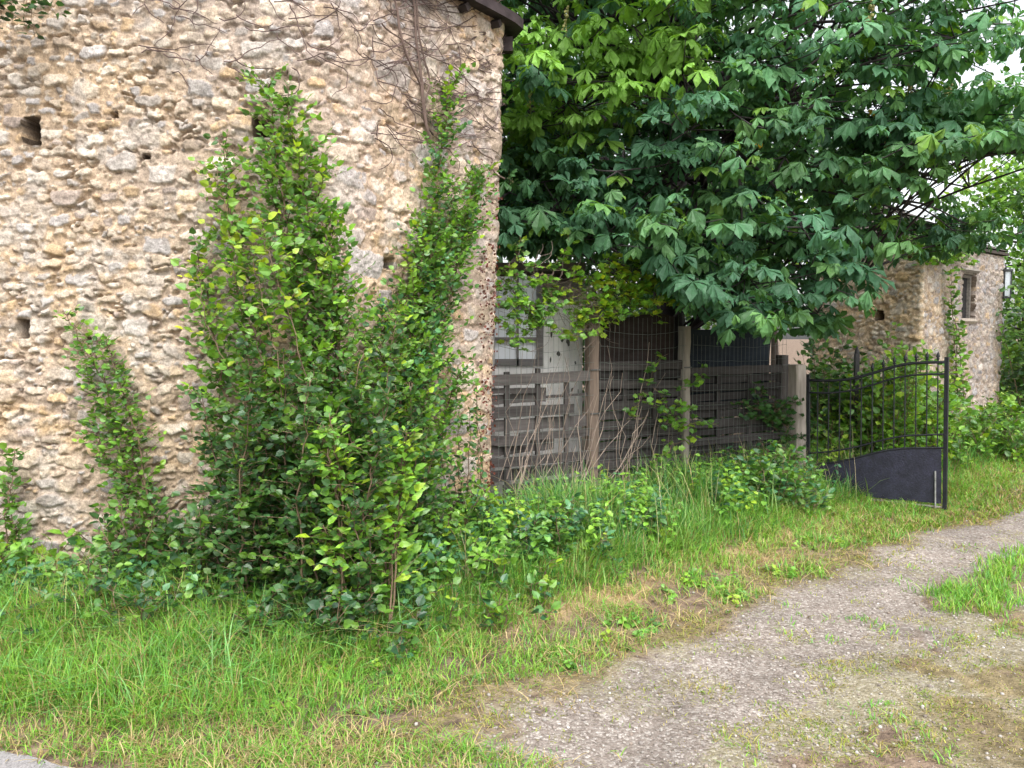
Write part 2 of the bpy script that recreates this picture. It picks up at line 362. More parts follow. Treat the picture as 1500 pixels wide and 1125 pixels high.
def path_frames(P, rad, res):
    """plan polyline with rounded corners -> points, outward normals (right of travel) every res metres"""
    P = [np.array(p, float) for p in P]; pts = [P[0]]
    for k in range(1, len(P) - 1):
        a, b, c = P[k - 1], P[k], P[k + 1]; r = rad[k - 1]
        d1 = (a - b) / np.linalg.norm(a - b); d2 = (c - b) / np.linalg.norm(c - b)
        for t in np.linspace(0, 1, 9): pts.append((1 - t) ** 2 * (b + d1 * r) + 2 * t * (1 - t) * b + t * t * (b + d2 * r))
    pts.append(P[-1]); pts = np.array(pts)
    s = np.concatenate([[0], np.cumsum(np.linalg.norm(np.diff(pts, axis=0), axis=1))]); n = int(s[-1] / res)
    q = np.arange(n) * res; out = np.stack([np.interp(q, s, pts[:, 0]), np.interp(q, s, pts[:, 1])], -1)
    t = np.gradient(out, axis=0)
    for _ in range(6): t[1:-1] = (t[:-2] + t[1:-1] + t[2:]) / 3
    t /= np.linalg.norm(t, axis=1, keepdims=True)
    return out, np.stack([t[:, 1], -t[:, 0]], -1), q
def wall_mesh(name, pts, nrm, H, Cc, res, z0, parent, lean=None, mat=None, ztop=None):
    nv, nu = H.shape; v = z0 + np.arange(nv) * res
    zz = np.broadcast_to(v[:, None], (nv, nu)).copy()
    if ztop is not None: zz = np.minimum(zz, np.broadcast_to(ztop(np.arange(nu) * res)[None], (nv, nu)))
    V = np.stack([pts[None, :, 0] + nrm[None, :, 0] * H, pts[None, :, 1] + nrm[None, :, 1] * H, zz], -1)
    if lean is not None: V = lean(V)
    V = V.reshape(-1, 3)
    i = (np.arange(nv - 1)[:, None] * nu + np.arange(nu - 1)[None]); q = np.stack([i, i + 1, i + nu + 1, i + nu], -1).reshape(-1, 4)
    if parent is not None: V = V - np.array(parent.location)
    return mesh_obj(name, V, q.reshape(-1), np.full(len(q), 4), Cc.reshape(-1, 3), mat or M_STONE, parent, True)

# ---- the big stone building on the left
RES = .0075
CORN = np.array([-1.12, 4.80]); END = np.array([-0.115, 6.22])
PA = [(-6.2, 4.72), tuple(CORN), tuple(END), (-1.6, 9.2)]
pts, nrm, uq = path_frames(PA, [.17, .07], RES)
U_C = float(np.linalg.norm(CORN - np.array(PA[0]))); U_E = U_C + float(np.linalg.norm(END - CORN)) - .25
nu = len(pts); nv = int(4.27 / RES); Z0 = -.15
def u_of(px, py):
    p = on_plane(px, py, PA[0], CORN); return float(np.linalg.norm(p[:2] - np.array(PA[0]))), p[2] - Z0
hl = []
for (px, py, a, b) in ((46, 192, .052, .085), (33, 482, .035, .055), (383, 186, .05, .06), (128, 500, .02, .02), (168, 168, .022, .018), (215, 230, .026, .014), (85, 830, .08, .05)):
    u, v = u_of(px, py); hl.append((u, v, a, b, .26))
pp = on_plane(566, 386, CORN, END); hl.append((U_C + np.linalg.norm(pp[:2] - CORN), pp[2] - Z0, .05, .035, .25))
Hm, Cm = rubble(nu, nv, RES, 101, lambda u: .56 + .45 * sstep(U_C - .5, U_C + .5, u), lambda u: .40 + .75 * sstep(U_C - .4, U_C + .3, u), hl,
                [.16, .17, .12, .10, .13, .10, .10, .05, .07])
uG, vG = np.meshgrid(uq, np.arange(nv) * RES)
ch_ = np.zeros((nv, nu))
for (px, py, a_, b_) in ((60, 640, .34, .12), (290, 660, .25, .16), (395, 560, .2, .2), (20, 610, .3, .1)):
    u0_, v0_ = u_of(px, py); ch_ = np.maximum(ch_, np.exp(-((uG - u0_) / a_) ** 2 - ((vG - v0_) / b_) ** 2))
ch_ = (ch_ * sstep(.35, .6, fbm(uG * 6, vG * 8, 404, 3)))[..., None] * .75
Cm = Cm * (1 - ch_) + np.array([.40, .27, .13]) * ch_ * (.8 + .4 * fbm(uG * 20, vG * 20, 405, 3))[..., None]
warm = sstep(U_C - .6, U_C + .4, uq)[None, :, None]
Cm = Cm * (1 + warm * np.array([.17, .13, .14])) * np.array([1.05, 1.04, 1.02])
bld = thing("stone_building", "tall old rubble stone building with cream and ochre stones behind climbing shrubs", "building", (-3.5, 4.8, 0))
def lean(V):
    t = np.clip((V[..., 0] - CORN[0]) / (END[0] - CORN[0]), 0, 1) * np.clip((V[..., 1] - 4.7) / 1.5, 0, 1)
    V[..., 0] += t * .036 * (V[..., 2] - 2.2); return V
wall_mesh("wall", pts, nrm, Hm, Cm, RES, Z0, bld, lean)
# roof: slab with an overhanging eave, rows of tiles on top
mb = MB(); rng = np.random.RandomState(4)
ev, evn, _ = path_frames([(-6.4, 4.72), (CORN[0] - .05, CORN[1]), (END[0] + .09, END[1] + .06), (-1.5, 9.3)], [.2, .05], .12)
inner = np.array([-4.2, 8.2])
o0 = ev + evn * .13; n = len(ev); ring = []
for k in range(7):
    f = k / 6; p = o0 * (1 - f) + inner * f; zz = 4.16 + 1.5 * f
    ring.append(np.concatenate([p, np.full((n, 1), zz)], 1))
lo = np.concatenate([o0, np.full((n, 1), 4.085)], 1); lin = np.concatenate([ev - evn * .35, np.full((n, 1), 4.14)], 1)
A = np.concatenate([lin, lo] + ring); rows = 2 + 7
i = (np.arange(rows - 1)[:, None] * n + np.arange(n - 1)[None]); q = np.stack([i, i + 1, i + n + 1, i + n], -1).reshape(-1)
mb.add(A, q, np.full(len(q) // 4, 4), (.045, .034, .036)); mb.build("roof", M_ROOF, bld)
mb = MB()
for k in range(0, n, 3):
    p = ev[k]; d = evn[k]; mb.tube([np.array([*(p - d * .25), 4.05]), np.array([*(p + d * .09), 4.045])], .035, 4, (.035, .026, .024))
e = np.array([END[0] + .03, END[1], 3.96]); mb.box(e + np.array([.02, .06, 0.0]), (.07, .04, .05), (.03, .022, .022), None, .004, rng)
rt = mb.build("rafter", M_BARK, bld); rt['kind'] = 'stuff'

# ------------------------------------------------------------------ leaf templates and growing plants
def ovate(wd=.36, fold=.10, droop=.12):
    v = np.array([[0, 0, 0], [.28, wd, fold], [.66, wd * .85, fold - droop * .5], [1, 0, -droop], [.66, -wd * .85, fold - droop * .5], [.28, -wd, fold], [.48, 0, -droop * .1]])
    return v, [(0, 6, 1), (1, 6, 2), (2, 6, 3), (0, 5, 6), (5, 4, 6), (4, 3, 6)]
T_ELM = ovate(.36, .08, .12); T_LONG = ovate(.26, .06, .25)
T_LOBE = (np.array([[0, 0, 0], [.1, .34, .05], [.38, .30, .04], [.45, .52, .02], [.7, .28, 0], [1, 0, -.12], [.7, -.28, 0], [.45, -.52, .02], [.38, -.30, .04], [.1, -.34, .05], [.45, 0, -.02]]),
          [(0, 10, 1), (1, 10, 2), (2, 10, 4, 3), (4, 10, 5), (5, 10, 6), (6, 10, 8, 7), (8, 10, 9), (9, 10, 0)])
T_CHEST = (np.array([[0, 0, 0], [.4, .115, .035], [.74, .215, .015], [1, 0, -.2], [.74, -.215, .015], [.4, -.115, .035], [.4, 0, -.01], [.76, 0, -.06]]),
           [(0, 6, 1), (1, 6, 7, 2), (2, 7, 3), (0, 5, 6), (5, 4, 7, 6), (4, 3, 7)])
def unit(v): return v / np.maximum(np.linalg.norm(v, axis=-1, keepdims=True), 1e-9)
def frames(X, Zr):
    X = unit(X); Z = unit(Zr - (Zr * X).sum(-1, keepdims=True) * X); return X, np.cross(Z, X), Z
def smooth_line(P, n):
    P = np.asarray(P, float); t = np.linspace(0, 1, len(P)); q = np.linspace(0, 1, n); out = np.empty((n, 3))
    for a in range(3):
        y = np.interp(q, t, P[:, a])
        for _ in range(max(1, n // 12)): y[1:-1] = (y[:-2] + 2 * y[1:-1] + y[2:]) / 4
        out[:, a] = y
    return out
class Plant:
    def __init__(s, seed): s.w = MB(); s.f = MB(); s.rng = np.random.RandomState(seed)
    def leaves(s, pos, X, Zr, size, col, T=T_ELM): s.f.batch(T, pos, *frames(X, Zr), size, col)
    def stem(s, P, r0, r1, every=.05, tl=(.12, .3), leaf=.06, pal=None, sp=.035, bare=0.0, T=T_ELM, out=(0, -1, 0), taper=.55, bark=(.16, .11, .07), lift=.55, per=2, fwd=.35, jit=.02):
        rng = s.rng; L = np.linalg.norm(np.diff(np.asarray(P), axis=0), axis=1).sum(); n = max(8, int(L / .06)); S = smooth_line(P, n)
        S[1:-1] += rng.normal(0, jit * .4, S[1:-1].shape); s.w.tube(S, np.linspace(r0, r1, n), 5, np.array(bark) * rng.uniform(.8, 1.2))
        m = max(2, int(L / every)); pos_all = []; x_all = []; z_all = []; s_all = []; c_all = []
        for k in range(m):
            t = bare + (1 - bare) * (k + rng.rand()) / m
            i = min(n - 2, int(t * (n - 1))); p = S[i] + (S[i + 1] - S[i]) * (t * (n - 1) - i); tg = unit(S[i + 1] - S[i])
            for _ in range(per):
                a = rng.rand() * 2 * math.pi; h = np.array([math.cos(a), math.sin(a), 0]) + np.array(out) * fwd
                d = unit(h + tg * lift + np.array([0, 0, .15])); ln = rng.uniform(*tl) * (1 - taper * t)
                q = p + d * ln * .5 + rng.normal(0, .012, 3); e = p + d * ln + np.array([0, 0, -.12 * ln]) + rng.normal(0, .02, 3)
                s.w.tube([p, q, e], [max(r1, .0022), .0018, .001], 3, np.array(bark) * 1.1)
                c = max(2, int(ln / sp)); f = (np.arange(c) + .6) / c; pp = np.where(f[:, None] < .5, p + (q - p) * f[:, None] * 2, q + (e - q) * (f[:, None] * 2 - 1))
                side = unit(np.cross(d, [0, 0, 1.]))[None] * np.where(np.arange(c) % 2, 1, -1)[:, None]
                x = d * .55 + side * .85 + rng.normal(0, .3, (c, 3)) + np.array([0, 0, -.15]); x[-1] = d
                pos_all.append(pp); x_all.append(x); z_all.append(np.array([0, -.3, .8]) + rng.normal(0, .62, (c, 3)))
                s_all.append(leaf * rng.uniform(.6, 1.25, c)); base = pal[rng.choice(len(pal))]
                young = np.clip((f - .55) * 2, 0, 1)[:, None] * rng.rand() * np.array([.6, .5, .1])
                c_all.append(base * rng.uniform(.7, 1.3, (c, 1)) * (1 + young))
        s.leaves(np.concatenate(pos_all), np.concatenate(x_all), np.concatenate(z_all), np.concatenate(s_all), np.concatenate(c_all), T)
    def build(s, name, label, cat, base, group=None, fol="foliage", stem="stem"):
        o = thing(name, label, cat, base, group)
        if s.w.n: s.w.build(stem, M_BARK, o, True)
        if s.f.n: s.f.build(fol, M_LEAF, o)
        return o
G_DARK = np.array([[.036, .095, .024], [.042, .11, .030], [.034, .09, .034], [.052, .13, .032]])
G_MID = np.array([[.085, .195, .030], [.105, .22, .032], [.07, .165, .036], [.13, .25, .04], [.08, .18, .055]])
G_LITE = np.array([[.14, .29, .035], [.18, .34, .04], [.12, .26, .035], [.22, .33, .03], [.11, .25, .045]])
G_YEL = np.array([[.26, .36, .03], [.32, .38, .03], [.20, .33, .03], [.15, .28, .03]])
G_BLUE = np.array([[.04, .12, .05], [.05, .14, .06], [.035, .10, .045]])
def wy(px):                                                         # depth of the building's face along a sight column
    if px < 490: return float(on_plane(px, 500, PA[0], CORN)[1])
    return float(on_plane(min(px, 735), 500, CORN, END)[1])
def wall_stem(pix, offs):
    return [at(px, py, wy(px) - o) for (px, py), o in zip(pix, offs)]

# the big climbing shrub on the corner, three stands of stems growing into each other
pl = Plant(21)
mixA = np.concatenate([G_MID, G_LITE, G_MID])
for pix, of, per_, lf in (
        ([(480, 890), (455, 620), (425, 360), (392, 120)], (.35, .5, .4, .15), 3, .043), ([(500, 890), (495, 620), (462, 380), (420, 150)], (.4, .6, .4, .15), 3, .050),
        ([(470, 890), (455, 650), (440, 430), (385, 215)], (.5, .6, .45, .2), 3, .041), ([(510, 890), (505, 640), (490, 430), (455, 215)], (.45, .6, .45, .15), 3, .048),
        ([(510, 890), (505, 660), (495, 500), (478, 330)], (.5, .65, .5, .2), 3, .041), ([(440, 890), (420, 700), (395, 560), (352, 330)], (.5, .55, .5, .2), 3, .052),
        ([(430, 890), (385, 640), (345, 420), (328, 215)], (.35, .4, .3, .12), 2, .042), ([(390, 890), (350, 680), (318, 520), (290, 360)], (.3, .3, .25, .12), 2, .052),
        ([(370, 890), (340, 760), (325, 640), (318, 540)], (.25, .3, .25, .15), 2, .040)):
    pl.stem(wall_stem(pix, of), .013, .003, .045, (.12, .38), lf, mixA, .024, .03, taper=.4, per=per_, lift=.8)
for pix, of in (([(430, 700), (380, 520), (345, 400), (318, 245)], (.6, .6, .45, .25)), ([(430, 700), (400, 500), (375, 400), (372, 330)], (.6, .7, .6, .5)), ([(400, 700), (340, 560), (300, 460), (283, 385)], (.5, .5, .4, .25)), ([(470, 640), (430, 480), (395, 380), (385, 325)], (.7, .75, .7, .6))):
    pl.stem(wall_stem(pix, of), .004, .0015, .09, (.08, .24), .055, np.concatenate([G_YEL, G_LITE]), .045, .35, taper=.3, per=2)
pl.build("elm_shrub", "broad leafy shrub with yellowish left tips climbing the stone wall at its corner", "shrub", at(450, 890, 4.4) * [1, 1, 0])
pl = Plant(22)
for pix, of in (
        ([(575, 880), (590, 620), (640, 400), (690, 330)], (.35, .45, .3, .12)), ([(585, 870), (600, 620), (628, 380), (658, 130)], (.4, .4, .25, .12)),
        ([(600, 860), (615, 620), (668, 400), (704, 250)], (.35, .4, .3, .12)), ([(590, 870), (595, 640), (630, 430), (668, 280)], (.4, .5, .4, .2)),
        ([(575, 880), (585, 640), (600, 480), (620, 330)], (.4, .5, .4, .2)), ([(540, 880), (545, 680), (555, 560), (560, 450)], (.4, .55, .4, .25)),
        ([(600, 860), (620, 720), (645, 630), (672, 545)], (.4, .4, .3, .2))):
    pl.stem(wall_stem(pix, of), .013, .003, .045, (.14, .38), .041, np.concatenate([G_MID * 1.2, G_MID, G_LITE, G_BLUE * 1.5]), .024, .05, taper=.38, per=4, lift=.9)
pl.build("elm_shrub", "slender upright shrub with small dull green leaves reaching up beside the building's right edge", "shrub", at(600, 870, 4.9) * [1, 1, 0])
pl = Plant(23)
rng = pl.rng
for k in range(34):
    x = rng.choice([365, 400, 440, 470, 510, 545, 590]) + rng.normal(0, 12); top = rng.uniform(470, 740); b = at(x, 900, 3.98 + .6 * rng.rand() + max(0, (x - 490) / 150) * .55); dx = rng.normal(0, 30)
    e = at(x + dx, top, b[1] - rng.uniform(-.1, .25)); mid = (b + e) / 2 + np.array([rng.normal(0, .06), -.05, 0])
    b[2] = 0; pl.stem([b, mid, e], .008, .002, .055, (.12, .32), .045, np.concatenate([G_DARK, G_DARK, G_MID * .8]), .027, .08, per=3)
pl.build("ivy_thicket", "dark green ivy thicket filling the foot of the tall climbing shrubs", "shrub", at(500, 900, 4.35) * [1, 1, 0])
pl = Plant(24)
rng = pl.rng
for k in range(14):
    x = rng.choice([480, 495, 580, 545, 600]) + rng.normal(0, 14); top = rng.uniform(580, 770); b = at(x * .5 + 270, 905, 3.85 + .3 * rng.rand()); b[2] = 0
    e = at(x, top, 3.8 + .2 * rng.rand() + max(0, (x - 520) / 130) * .4); mid = (b * .4 + e * .6) + np.array([0, .08, .1])
    pl.stem([b, mid, e], .007, .002, .085, (.10, .24), .064, np.concatenate([G_LITE * 1.25, G_LITE * 1.1]), .036, .2, T_LONG)
pl.build("dogwood_bush", "bright green bush with pointed drooping leaves in front of the dark ivy", "shrub", at(540, 905, 4.2) * [1, 1, 0])
# saplings on the left
pl = Plant(25)
for pix in ([(235, 850), (200, 670), (150, 560), (98, 462)], [(240, 850), (205, 650), (180, 580), (158, 498)], [(228, 850), (190, 720), (165, 620), (120, 545)], [(225, 850), (190, 740), (150, 660), (138, 610)]):
    pl.stem(wall_stem(pix, (.3, .25, .18, .10)), .009, .002, .045, (.09, .24), .041, np.concatenate([G_MID, G_LITE[:2]]), .026, .08, per=3)
pl.build("elm_sapling", "thin sapling leaning left across the bare stone wall", "shrub", at(230, 860, 4.5) * [1, 1, 0])
pl = Plant(26)
for pix in ([(12, 860), (8, 760), (22, 655)], [(20, 860), (25, 780), (10, 700)]):
    pl.stem(wall_stem(pix, (.25, .2, .12)), .006, .002, .045, (.06, .17), .048, G_MID, .034, .1, per=3)
pl.build("elm_sapling", "small sapling against the stone wall near the left edge of the photo", "shrub", at(14, 870, 4.5) * [1, 1, 0])
def bush(name, label, cat, px0, px1, pybase, Yr, hpx, seed, n, pal, leaf=.06, T=T_ELM, tl=(.08, .22), every=.06, group=None, lean_=.25, sp=.036, bare=.1):
    pl = Plant(seed); rng = pl.rng
    for k in range(n):
        x = rng.uniform(px0, px1); Y = rng.uniform(*Yr); f = 1 - abs((x - (px0 + px1) / 2) / ((px1 - px0) / 2)) ** 2.2 * .65
        b = at(x, pybase, Y); b[2] = float(gz(b[0], b[1])) - .02; hgt = hpx * f * rng.uniform(.55, 1.0) / F_PX * Y
        e = b + np.array([rng.normal(0, lean_) * hgt, rng.normal(-.15, .2) * hgt, hgt]); mid = (b + e) / 2 + rng.normal(0, .05, 3)
        pl.stem([b, mid, e], .006, .0018, every, tl, leaf, pal, sp, bare, T)
    base = at((px0 + px1) / 2, pybase, sum(Yr) / 2); base[2] = 0
    return pl.build(name, label, cat, base, group)
bush("ivy_thicket", "low bushy thicket at the foot of the leaning sapling", "shrub", 140, 340, 870, (4.3, 4.65), 190, 31, 26, np.concatenate([G_MID, G_DARK]), .058)
bush("bramble", "bright leafy bramble at the left foot of the stone wall", "shrub", -60, 95, 865, (4.35, 4.65), 110, 32, 20, G_LITE, .075, T_LONG)
bush("bramble", "low spreading bramble in the grass below the leaning sapling", "shrub", 45, 310, 930, (3.75, 4.3), 110, 33, 28, np.concatenate([G_MID, G_BLUE, G_DARK]), .05)
bush("elder_bush", "leafy low bush growing at the building's right corner beside the fence", "shrub", 600, 745, 900, (4.75, 5.6), 120, 34, 34, np.concatenate([G_MID, G_LITE, G_BLUE]), .055)
bush("wall_shrub", "sparse twiggy shrub against the lower right edge of the stone wall", "shrub", 655, 712, 830, (5.55, 5.85), 330, 35, 7, np.concatenate([G_MID, G_BLUE]), .042, T_ELM, (.06, .14), .06, None, .06, .04)

bush("bramble", "low leafy bramble in front of the tall shrub's foot by the tall grass", "shrub", 330, 620, 935, (3.72, 4.05), 100, 36, 34, np.concatenate([G_MID, G_BLUE, G_DARK]), .058, T_ELM, (.06, .18), .06, None, .3, .04)
bush("bramble", "spreading green bramble between the bright pointed bush and the fence corner", "shrub", 560, 800, 925, (4.1, 4.7), 95, 37, 24, np.concatenate([G_MID, G_LITE, G_BLUE]), .055, T_ELM, (.06, .18), .06, None, .3, .04)
bush("nettle_clump", "blue green nettle clump in the grass before the dark fence post", "weed", 1060, 1200, 765, (6.7, 7.4), 95, 38, 34, np.concatenate([G_BLUE * 1.3, G_MID]), .075, T_LONG, (.08, .2), .07, None, .2, .05)
bush("nettle_clump", "broad nettle clump at the grass edge between the building's corner and the straw strip", "weed", 735, 900, 865, (4.9, 5.5), 100, 39, 24, np.concatenate([G_BLUE * 1.3, G_BLUE, G_MID]), .06, T_LONG, (.07, .18), .065, None, .2, .05)
# bare creeper stems on the upper wall, and dead leaves down its right edge
def on_wall(px, py):
    p = on_plane(px, py, CORN, END) if px > 490 else on_plane(px, py, PA[0], CORN); p[1] -= .035; p[0] += .02; return p
mb = MB(); rng = np.random.RandomState(77)
for (x0, y0, x1, y1, r) in ((628, 210, 560, -60, .012), (622, 165, 590, -80, .011), (626, 200, 600, -60, .008), (730, 265, 690, 205, .008), (560, 40, 720, 150, .006)):
    n = 14; P = [on_wall(x0 + (x1 - x0) * t + rng.normal(0, 5), y0 + (y1 - y0) * t + rng.normal(0, 3)) for t in np.linspace(0, 1, n)]
    mb.tube(smooth_line(P, 24), np.linspace(r, r * .6, 24), 5, (.13, .09, .075))
for k in range(210):
    x, y = rng.uniform(540, 735), -40 + 260 * rng.rand() ** 1.5
    if rng.rand() < .25: x, y = rng.uniform(200, 540), rng.uniform(-30, 110)
    a = rng.uniform(-.5, 1.3); P = []
    for s_ in range(rng.randint(6, 16)):
        P.append(on_wall(x, y)); a += rng.normal(0, .35); x += math.cos(a) * 9; y += math.sin(a) * 7
        if x > 738: break
    if len(P) > 3: mb.tube(P, np.linspace(.004, .002, len(P)), 4, np.array((.11, .075, .068)) * rng.uniform(.7, 1.3))
tag(mb.build("creeper", M_BARK), "bare brown creeper stems spreading under the eave of the stone building", "creeper")
mb = MB(); n = 420
px = 700 + 32 * rng.rand(n); py = rng.choice([300, 395, 440, 560, 610, 690, 470], n) + rng.normal(0, 24, n); px = np.minimum(px, 732 - .024 * (py - 60) + rng.normal(0, 3, n))
P = np.array([on_wall(a, b) for a, b in zip(px, py)]); P[:, 1] -= .02 * rng.rand(n)
mb.batch(T_ELM, P, *frames(rng.normal(0, 1, (n, 3)) + [0, 0, -.5], rng.normal(0, .6, (n, 3)) + [.3, -1, 0]), .022 * rng.uniform(.6, 1.4, n), np.array([[.12, .035, .025]]) * rng.uniform(.5, 1.5, (n, 1)))
tag(mb.build("dead_leaves", M_LEAF), "dead dark red ivy leaves stuck along the building's right edge", "dead ivy")
pl = Plant(78); rng = pl.rng
for k in range(9):
    x = rng.uniform(-20, 50); b = at(x, -40, 4.5); e = at(x + rng.normal(0, 12), rng.uniform(10, 55), 4.45)
    pl.stem([b, (b + e) / 2, e], .003, .001, .05, (.05, .12), .05, G_DARK * .7, .03, .0, T_ELM, lift=.1)
pl.build("ivy_spray", "dark ivy spray hanging down the top left corner of the stone wall", "ivy", at(15, -40, 4.6))

# ------------------------------------------------------------------ fence: posts, slatted panels, wire, cloth
F0 = at(722, 640, 6.55)[:2]; F1 = at(1152, 600, 8.35)[:2]
FD = (F1 - F0) / np.linalg.norm(F1 - F0); FRZ = math.atan2(FD[1], FD[0]); FN = np.array([FD[1], -FD[0]])   # FN points to the lens side
def fl(px, py):
    """photo pixel -> (metres along the fence, height)"""
    p = on_plane(px, py, F0, F1); return float((p[:2] - F0) @ FD), float(p[2])
def fence_thing(name, label, cat, group=None): return thing(name, label, cat, (F0[0], F0[1], 0), group, FRZ)
rng = np.random.RandomState(55)
def post(px, ytop, wd, label, tone, off=0.0, dp=.05, lean_=0.0):
    s, zt = fl(px, ytop); o = thing("fence_post", label, "fence post", (F0[0] + FD[0] * s + FN[0] * off, F0[1] + FD[1] * s + FN[1] * off, 0), "posts of the fence beside the drive", FRZ)
    mb = MB(); h = []
    for k in range(14):
        z = -.2 + (zt + .2) * k / 13; h.append((z, wd / 2 * rng.uniform(.95, 1.05), dp * rng.uniform(.95, 1.05), rng.normal(0, .003) + lean_ * z))
    V = np.array([[x0 + sx * a, sy * b, z] for (z, a, b, x0) in h for (sx, sy) in ((-1, -.7), (-.8, -1), (.8, -1), (1, -.7), (1, .9), (-1, .9))])
    q = [(i * 6 + j, i * 6 + (j + 1) % 6, i * 6 + 6 + (j + 1) % 6, i * 6 + 6 + j) for i in range(13) for j in range(6)] + [tuple(13 * 6 + j for j in range(6))]
    mb.faces(V, q, tone); mb.build("shaft", M_POST, o, False, True)
    for z in (.45, .95, 1.35):
        mb = MB(); mb.box((0, -dp - .004, z), (wd / 2 + .004, .004, .006), (.08, .08, .075)); mb.build("wire_tie", M_WIRE, o, False, True)
post(868, 448, .10, "brown weathered fence post below the yellow green vine", (.16, .12, .095))
post(1003, 478, .085, "slim pale fence post below the chestnut trunk", (.25, .22, .185))
post(1146, 520, .10, "dark fence post beside the pale gate post", (.085, .075, .07))
def slat_panel(px0, px1, label, boards, battens, tone, seed, back=True):
    o = fence_thing("slatted_fence", label, "fence", "slatted wooden panels of the fence"); r = np.random.RandomState(seed); mb = MB()
    for k, (ya, yb, xa, xb, dep, t) in enumerate(boards):
        (s0, z1), (s1, _) = fl(xa, ya), fl(xb, ya); z0 = fl(xa, yb)[1]; n = 12; tilt = r.normal(0, .006)
        V = []; c = np.array(tone) * t * r.uniform(.8, 1.2)
        for i in range(n + 1):
            s_ = s0 + (s1 - s0) * i / n; w_ = dep + .012 * math.sin(s_ * 7 + k * 3.1) + r.normal(0, .002); e = tilt * (i / n - .5) * 2
            V += [[s_, w_ - .009, z0 + e + r.normal(0, .0025)], [s_, w_ - .009, z1 + e + r.normal(0, .0025)], [s_, w_ + .009, z1 + e], [s_, w_ + .009, z0 + e]]
        q = [(i * 4 + j, i * 4 + 4 + j, i * 4 + 4 + (j + 1) % 4, i * 4 + (j + 1) % 4) for i in range(n) for j in range(4)] + [(0, 1, 2, 3), (n * 4 + 3, n * 4 + 2, n * 4 + 1, n * 4)]
        mb.faces(np.array(V), q, c)
    mb.build("slats", M_WOOD, o, False, True)
    for (px, ya, yb) in battens:
        s_, z1 = fl(px, ya); z0 = fl(px, yb)[1]; m2 = MB(); m2.box((0, 0, 0), ((z1 - z0) / 2, .014, .02), np.array(tone) * r.uniform(.8, 1.2), None, .002, r)
        b = m2.build("batten", M_WOOD, o, False, True); b.location = (s_, -.005, (z0 + z1) / 2); b.rotation_euler = (0, R(90), 0)
    return o
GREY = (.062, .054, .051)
bl = [(548, 564, 716, 866, -.03, 1.7), (570, 578, 716, 800, .0, .8), (579, 593, 716, 800, .02, 1.1), (579, 583, 800, 866, .02, 1.0), (597, 613, 716, 838, -.02, .9), (617, 634, 716, 866, .02, 1.2),
      (634, 646, 760, 866, -.02, 1.0), (640, 655, 716, 770, -.02, .9), (650, 668, 716, 812, .02, 1.1), (672, 686, 716, 866, -.02, .95), (690, 707, 716, 866, .02, 1.0), (710, 728, 735, 866, -.02, .9), (730, 745, 716, 830, .0, .8)]
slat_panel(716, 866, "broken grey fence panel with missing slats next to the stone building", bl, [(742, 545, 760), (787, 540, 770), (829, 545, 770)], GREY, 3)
def bays(x0, x1, y0, y1a, n, seed, skip=()):
    r = np.random.RandomState(seed); out = []
    for k in range(n):
        if k in skip: continue
        ya = y0 + (y1a - y0) * k / n; out.append((ya, ya + (y1a - y0) / n * r.uniform(.80, .93), x0, x1, .022 if k % 2 else -.022, r.uniform(.6, 1.35)))
    return out
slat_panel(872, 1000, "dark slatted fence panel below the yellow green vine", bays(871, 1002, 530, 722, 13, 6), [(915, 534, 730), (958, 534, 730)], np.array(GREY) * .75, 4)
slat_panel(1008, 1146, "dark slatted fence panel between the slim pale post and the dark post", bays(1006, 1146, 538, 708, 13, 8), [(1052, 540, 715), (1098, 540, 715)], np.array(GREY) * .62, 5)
# wire mesh stretched along the fence, one piece per bay
def wire(px0, px1, ytop, ybot, label, seed, sag=0.0):
    s0, z1 = fl(px0, ytop); s1, z1b = fl(px1, ytop); z0 = .12; mb = MB(); r = np.random.RandomState(seed)
    o = fence_thing("wire_mesh", label, "wire mesh", "wire mesh stretched along the fence")
    col = (.10, .115, .10); y = -.075
    for s_ in np.arange(s0, s1, .055):
        f = (s_ - s0) / (s1 - s0); zt = z1 - sag * math.sin(math.pi * f) + r.normal(0, .004); mb.tube([(s_, y, z0), (s_ + r.normal(0, .004), y + r.normal(0, .006), (z0 + zt) / 2), (s_, y, zt)], .0016, 3, col)
    zz = z0
    while zz < z1 - .02:
        mb.tube([(s_, y + .004 * math.sin(s_ * 9 + zz), zz + r.normal(0, .003) - (sag * math.sin(math.pi * (s_ - s0) / (s1 - s0)) * max(0, (zz - .9) / (z1 - .9)))) for s_ in np.linspace(s0, s1, 14)], .0019, 3, col); zz += .10 if zz < .8 else .15
    mb.build("wires", M_WIRE, o, False, True); return o
wire(724, 864, 408, 745, "tall wire mesh in front of the broken fence panel", 1, .10)
wire(872, 999, 455, 725, "wire mesh below the yellow green vine", 2, .06)
wire(1008, 1145, 490, 712, "wire mesh in front of the darkest fence panel", 3, .03)
